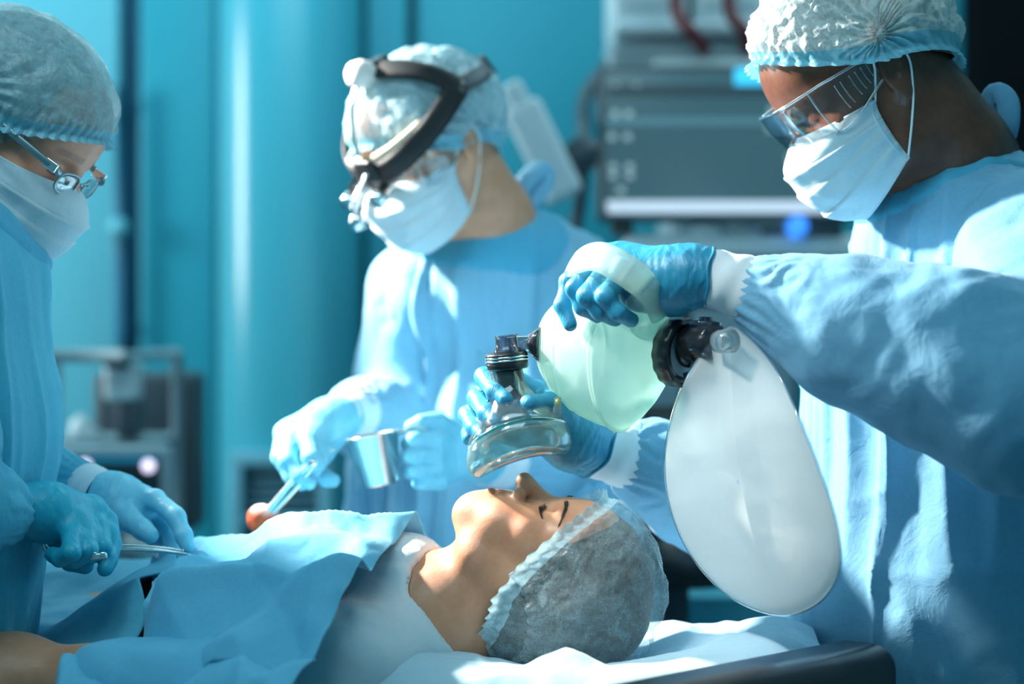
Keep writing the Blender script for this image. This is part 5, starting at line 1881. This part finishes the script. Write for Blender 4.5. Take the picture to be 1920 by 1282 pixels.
v, f = shell(v, f, .02)
tag(mobj('pillow', (laplace(v, f, 1, .4), f), M['sheet']), 'pale blue sheeted pillow crumpled under the patient\'s head', 'pillow')

hr = thing('padded_rest', 'glossy black padded rest at the head of the table, in front of the pillow', 'arm rest', P(1420, 1282, 2.05) * V(1, 1, 0) + V(0, 0, .72))
ra, rbq = V(.045, 1.865, 0), V(.365, 2.20, 0)
rd = unit(rbq - ra)
RR = basis(x=rd, z=(0, 0, 1))
rc = (ra + rbq) / 2 + V(rd[1], -rd[0], 0) * .040
Lh = np.linalg.norm(rbq - ra) / 2
mobj('cushion', rbox(V(rc[0], rc[1], .918), (Lh, .042, .058), RR, .028, 6), M['leather'], hr)
mobj('shell', rbox(V(rc[0], rc[1], .85), (Lh - .012, .036, .012), RR, .008, 3), M['dark_grey'], hr)
mobj('bracket', tube(smooth_path([V(rc[0], rc[1], .84), V(rc[0] - .03, rc[1] + .04, .78), V(rc[0] - .15, rc[1] + .18, .76)], 12), .014, 10), M['steel'], hr)
# ------------------------------------------------------------------ bag-valve-mask: bag, valves, face mask, reservoir
bv = thing('resuscitator', 'pale green squeeze bag resuscitator with clear face mask and white reservoir bag', 'resuscitator', P(1150, 890, 2.2))
bL, bR = P(1010, 646, 2.245), P(1250, 660, 2.150)
bx = unit(bR - bL)
BL = np.linalg.norm(bR - bL)
by = unit(np.cross(V(0, 0, 1), bx))
bz = np.cross(bx, by)
prof = np.array([(0, .0165), (.03, .020), (.10, .040), (.23, .0615), (.40, .0775), (.55, .0850), (.655, .0885), (.69, .0870), (.76, .0790), (.85, .064), (.94, .044), (1.0, .029)])
ts = np.linspace(0, 1, 130)
rr = np.interp(ts, prof[:, 0], prof[:, 1])
for _ in range(3):
    rr[1:-1] = .25 * rr[:-2] + .5 * rr[1:-1] + .25 * rr[2:]
rr = rr + .0022 * np.exp(-((ts - .20) / .012) ** 2) + .0016 * np.exp(-((ts - .33) / .010) ** 2) + .0035 * np.exp(-((ts - .665) / .012) ** 2)
th = np.linspace(0, 2 * math.pi, 120, endpoint=False)
TT, HH = np.meshgrid(ts, th, indexing='ij')
R2 = np.broadcast_to(rr[:, None], TT.shape).copy()
cu, cd = np.sin(HH), np.cos(HH)                 # cu: up, cd: away
bend = 1 - .36 * np.clip(cu, 0, 1) ** 1.3 * sstep(.12, .4, TT) * sstep(1.0, .72, TT)
R2 = R2 * bend
q = bL + TT[..., None] * BL * bx + (R2 * cd * .76)[..., None] * by + (R2 * cu)[..., None] * bz
v, f = shell(q.reshape(-1, 3), grid_faces(130, 120, wrap_v=True)[:, ::-1], .0028)
bag = mobj('squeeze_bag', (v, f), M['bag'], bv)
# strap handle over the knuckles and its anchor
sp_ = smooth_path([P(1236, 596, 2.106), P(1224, 562, 2.088), P(1204, 532, 2.070), P(1165, 502, 2.066), P(1120, 482, 2.090), P(1082, 492, 2.140), P(1066, 512, 2.20), P(1075, 550, 2.25), P(1095, 585, 2.245)], 60)
tg = np.gradient(sp_, axis=0)
tg /= np.linalg.norm(tg, axis=1, keepdims=True)
ctr = P(1150, 545, 2.19)
on = sp_ - ctr
on -= tg * (on * tg).sum(1, keepdims=True)
on /= np.linalg.norm(on, axis=1, keepdims=True)
sd_ = np.cross(tg, on)
wid = np.interp(np.linspace(0, 1, 60), [0, .1, .3, .7, 1], [.010, .012, .0165, .0165, .014])[:, None]
v = np.stack([sp_ + sd_ * wid * k + on * .0015 * (1 - k * k) for k in (-1, -.5, 0, .5, 1)], 1).reshape(-1, 3)
v, f = shell(v, grid_faces(60, 5), .0026)
mobj('hand_strap', (v, f), M['bag'], bv)
F = Field(P(1160, 530, 2.05), P(1300, 530, 2.2) * V(1, 1, 0) + V(0, 0, 1.40), .003)
F = Field(np.minimum(P(1160, 710, 2.04), P(1320, 520, 2.2)) - .01, np.maximum(P(1160, 700, 2.06), P(1320, 520, 2.2)) + .02, .0028)
F.cone(P(1203, 564, 2.104), P(1216, 600, 2.128), .017, .022, 0)
F.cone(P(1190, 552, 2.108), P(1213, 556, 2.098), .010, .012, .008)
F.ell(P(1224, 556, 2.090), (.010, .006, .007), None, .004)
v, f = F.mesh(2)
mobj('strap_anchor', (v, f), M['bag'], bv)

# rear valve: knurled ring, inner cone, smoky housing
va = unit(bx * .92 + V(0, -.22, 0))
rp = bR + va * .020 + V(0, -.006, 0)
n = 60
pr = [(.0, .002), (.022, .002), (.0235, .004), (.028, .004), (.030, .010), (.0360, .010), (.0372, .006), (.0372, -.010), (.033, -.013), (.018, -.013)]
vv, ff = lathe(pr, n, rp, va)
ring = vv.reshape(len(pr), n, 3)
kn = np.array([1 if (k // 2) % 2 else -.6 for k in range(n)])[:, None]
cen = rp + va * ((ring[5] - rp) @ va)[:, None]
for i in (5, 6, 7, 8):
    ce = rp + ((ring[i] - rp) @ va)[:, None] * va
    rad = ring[i] - ce
    ring[i] = ce + rad * (1 + .02 * kn)
mobj('valve_ring', (ring.reshape(-1, 3), ff), M['black'], bv, smooth=False)
mobj('valve_face', lathe([(.0, .0055), (.019, .0055), (.0255, .0045)], 40, rp, va), M['grey_plastic'], bv)
mobj('valve_neck', lathe([(.0215, .004), (.0215, .012), (.017, .014), (.0165, .030), (.0185, .031), (.0185, .036), (.012, .036), (0, .034)], 40, rp + V(.004, 0, .006), va), M['black'], bv)
mobj('grip_tab', rbox(rp + va * .012 + V(.004, -.004, -.020), (.012, .003, .0035), basis(x=unit(V(.9, -.2, .35)), z=(0, 0, 1)), .0015, 2), M['black'], bv)
hs = P(1318, 643, 2.105)
hax = unit(P(1350, 640, 2.06) - P(1285, 646, 2.10))
ho = mobj('valve_housing', lathe([(0, -.022), (.019, -.022), (.0205, -.019), (.0205, .017), (.019, .020), (.0, .020)], 36, hs, hax), M['smoke'], bv)
mobj('inner_valve', lathe([(0, -.012), (.013, -.012), (.013, .010), (.006, .014), (0, .014)], 24, hs, hax), M['black'], ho)
mobj('top_cap', lathe([(0, 0), (.0165, 0), (.0175, .002), (.0175, .004), (.008, .0055), (.007, .009), (0, .0095)], 30, hs + V(.002, 0, .0185), (0.05, 0, 1)), M['smoke'], ho)
mobj('outlet', lathe([(.0, -.010), (.011, -.010), (.0125, -.004), (.0125, .012), (.010, .013), (0, .013)], 26, P(1357, 640, 2.07), hax), M['clear_rim'], bv)

# reservoir bag: a flat teardrop pillow with a welded seam
outl = [(1352, 622), (1318, 660), (1282, 720), (1256, 800), (1248, 880), (1262, 965), (1300, 1045), (1362, 1112), (1430, 1146), (1490, 1150), (1546, 1118), (1574, 1060), (1568, 980), (1536, 880), (1500, 790), (1468, 718), (1432, 660), (1392, 622), (1374, 614)]
o2 = smooth_path(np.array(outl + outl[:1], float), 181)[:-1]
cen2 = np.array([1412., 900.])
nr = 34
rho = np.linspace(1, .02, nr)
vs_f, vs_b = [], []
dep = lambda uu_, vv: 2.085 + .035 * (vv - 630) / 520 - .085 * (uu_ - 1385) / 163 * float(sstep(640, 800, vv))
for r_ in rho:
    pts = cen2 + (o2 - cen2) * r_
    bul = .026 * (1 - r_ ** 2) ** .62 * np.interp(pts[:, 1], [620, 700, 850, 1150], [.35, .7, 1.0, 1.0])
    w3 = np.array([P(a, b, dep(a, b)) for a, b in pts])
    cr = .0060 * crumple(w3 * V(1, .2, 1), 9, 41, 5, .7) + .0018 * crumple(w3 * V(1, .2, 1), 22, 42, 5, .9)
    ridge = .007 * np.maximum(0, 1 - np.abs(pts[:, 0] - (1375 + .16 * (pts[:, 1] - 620))) / 34) * sstep(1120, 900, pts[:, 1])
    cr = (cr + ridge) * (1 - r_ ** 4)
    vs_f.append(w3 - np.stack([.6 * (bul + cr), .8 * (bul + cr), 0 * bul], 1))
    vs_b.append(w3 + np.stack([.6 * (bul - cr * .6), .8 * (bul - cr * .6), 0 * bul], 1))
A = np.array(vs_f).reshape(-1, 3)
B = np.array(vs_b).reshape(-1, 3)
g = grid_faces(nr, 180, wrap_v=True)
v, f = merge((A, g[:, ::-1]), (B, g))
res = mobj('reservoir_bag', (v, f), M['reservoir'], bv)
mobj('seam', tube(np.array([P(a, b, dep(a, b)) for a, b in cen2 + (o2 - cen2) * 1.0]), .0020, 6, closed=True), M['clear_rim'], res)

# patient valve and elbow
ex0 = P(1008, 646, 2.222)
mobj('adapter', lathe([(.010, -.003), (.0130, -.002), (.0150, .003), (.0205, .012), (.0205, .0165), (.0, .0165)][::1], 36, P(1000, 644, 2.222), bx), M['smoke'], bv)
mobj('adapter_core', lathe([(.009, .0), (.012, .0), (.018, .0125), (0, .013)], 30, P(1000, 644, 2.222), bx), M['dark_grey'], bv)
el = mobj('elbow', tube(smooth_path([P(950, 648, 2.21), P(975, 646, 2.214), P(1002, 645, 2.222)], 12), .0098, 20, cap=False), M['smoke'], bv)
vt = P(952, 661, 2.205)
mobj('valve_cylinder', lathe([(.0155, 0), (.0155, .004), (.0128, .006), (.0124, .018), (.0135, .0185), (.0135, .0195), (.0, .0195)], 32, vt, unit(V(-.11, -.03, .99))), M['smoke'], bv)
ma = unit(V(-.10, -.05, .99))
rp2 = P(952, 692, 2.205)
mobj('collar_ring', lathe([(.0, 0), (.022, 0), (.0233, .002), (.0236, .008), (.0228, .0090), (.0238, .0100), (.0238, .0118), (.0228, .0128), (.0238, .0140), (.0236, .0165), (.0225, .0185), (0, .0185)], 44, rp2, ma), M['black'], bv)
for (h_, k_) in ((.0105, .0241), (.0139, .0241)):
    mobj('steel_band', lathe([(.0225, h_ - .0011), (k_, h_ - .0009), (k_, h_ + .0009), (.0225, h_ + .0011)], 44, rp2, ma), M['chrome'], bv)

# face mask: neck, dome, teal joint, soft clear cushion
mo = P(970, 824, 2.195)
mt = P(952, 690, 2.205)
mz_ = unit(mt - mo)
MB_ = basis(x=unit(V(.98, -.05, .17)), z=mz_)
mzl = np.linalg.norm(mt - mo)


def loft(rings, seg=64):
    """rings: (height, x radius, y radius, shift x) in the mask's frame."""
    a = np.linspace(0, 2 * math.pi, seg, endpoint=False)
    v = []
    for (h_, rx, ry, sx) in rings:
        for t in a:
            v.append(mo + MB_ @ V(sx + rx * math.cos(t), ry * math.sin(t), h_ + .006 * (rx / .055) ** 2 * math.cos(2 * t) * -1 + .10 * sx * 0 + rx * .10 * math.cos(t)))
    return np.array(v), grid_faces(len(rings), seg, wrap_v=True)[:, ::-1]


v, f = loft([(mzl + .002, .0165, .0165, 0), (.078, .0168, .0168, 0), (.062, .0172, .0172, 0), (.056, .019, .018, 0), (.050, .0225, .021, 0), (.042, .0290, .025, 0), (.033, .0380, .031, 0), (.024, .0460, .037, 0), (.016, .0520, .041, 0), (.010, .0540, .043, 0)])
mobj('mask_dome', shell(v, f, .0018), M['dome'], bv)
v, f = lathe([(.0, .0), (.0150, 0), (.0155, .018), (.0158, .034), (.0, .034)], 36, mt - mz_ * .034, mz_)
mobj('mask_neck', (v, f), M['black'], bv)
a = np.linspace(0, 2 * math.pi, 64, endpoint=False)
lp_, _ = loft([(.010, .0548, .0435, 0)])
mobj('mask_joint', tube(lp_, .0022, 8, closed=True), M['vinyl_teal'], bv)
v, f = loft([(.010, .0535, .0425, 0), (.006, .0560, .0450, 0), (-.002, .0580, .0470, 0), (-.012, .0575, .0465, 0), (-.020, .0545, .0430, 0), (-.024, .0495, .0380, 0), (-.022, .0440, .0330, 0), (-.016, .0410, .0300, 0), (-.004, .0410, .0300, 0), (.006, .0450, .0340, 0)])
mobj('mask_cushion', shell(v, f, .0012), M['cushion'], bv)
ip = mo + MB_ @ V(.047, -.014, .012)
mobj('inflation_port', lathe([(.0, 0), (.0048, 0), (.0048, .014), (.0038, .016), (.0038, .026), (0, .026)], 16, ip, unit(V(.03, -.1, 1))), M['clear_rim'], bv)
mobj('port_plug', lathe([(.0, 0), (.003, 0), (.003, .008), (0, .008)], 12, ip + V(0, 0, .016), unit(V(.03, -.1, 1))), principled('yellow_plug', (.75, .6, .05), .4), bv)
settle()
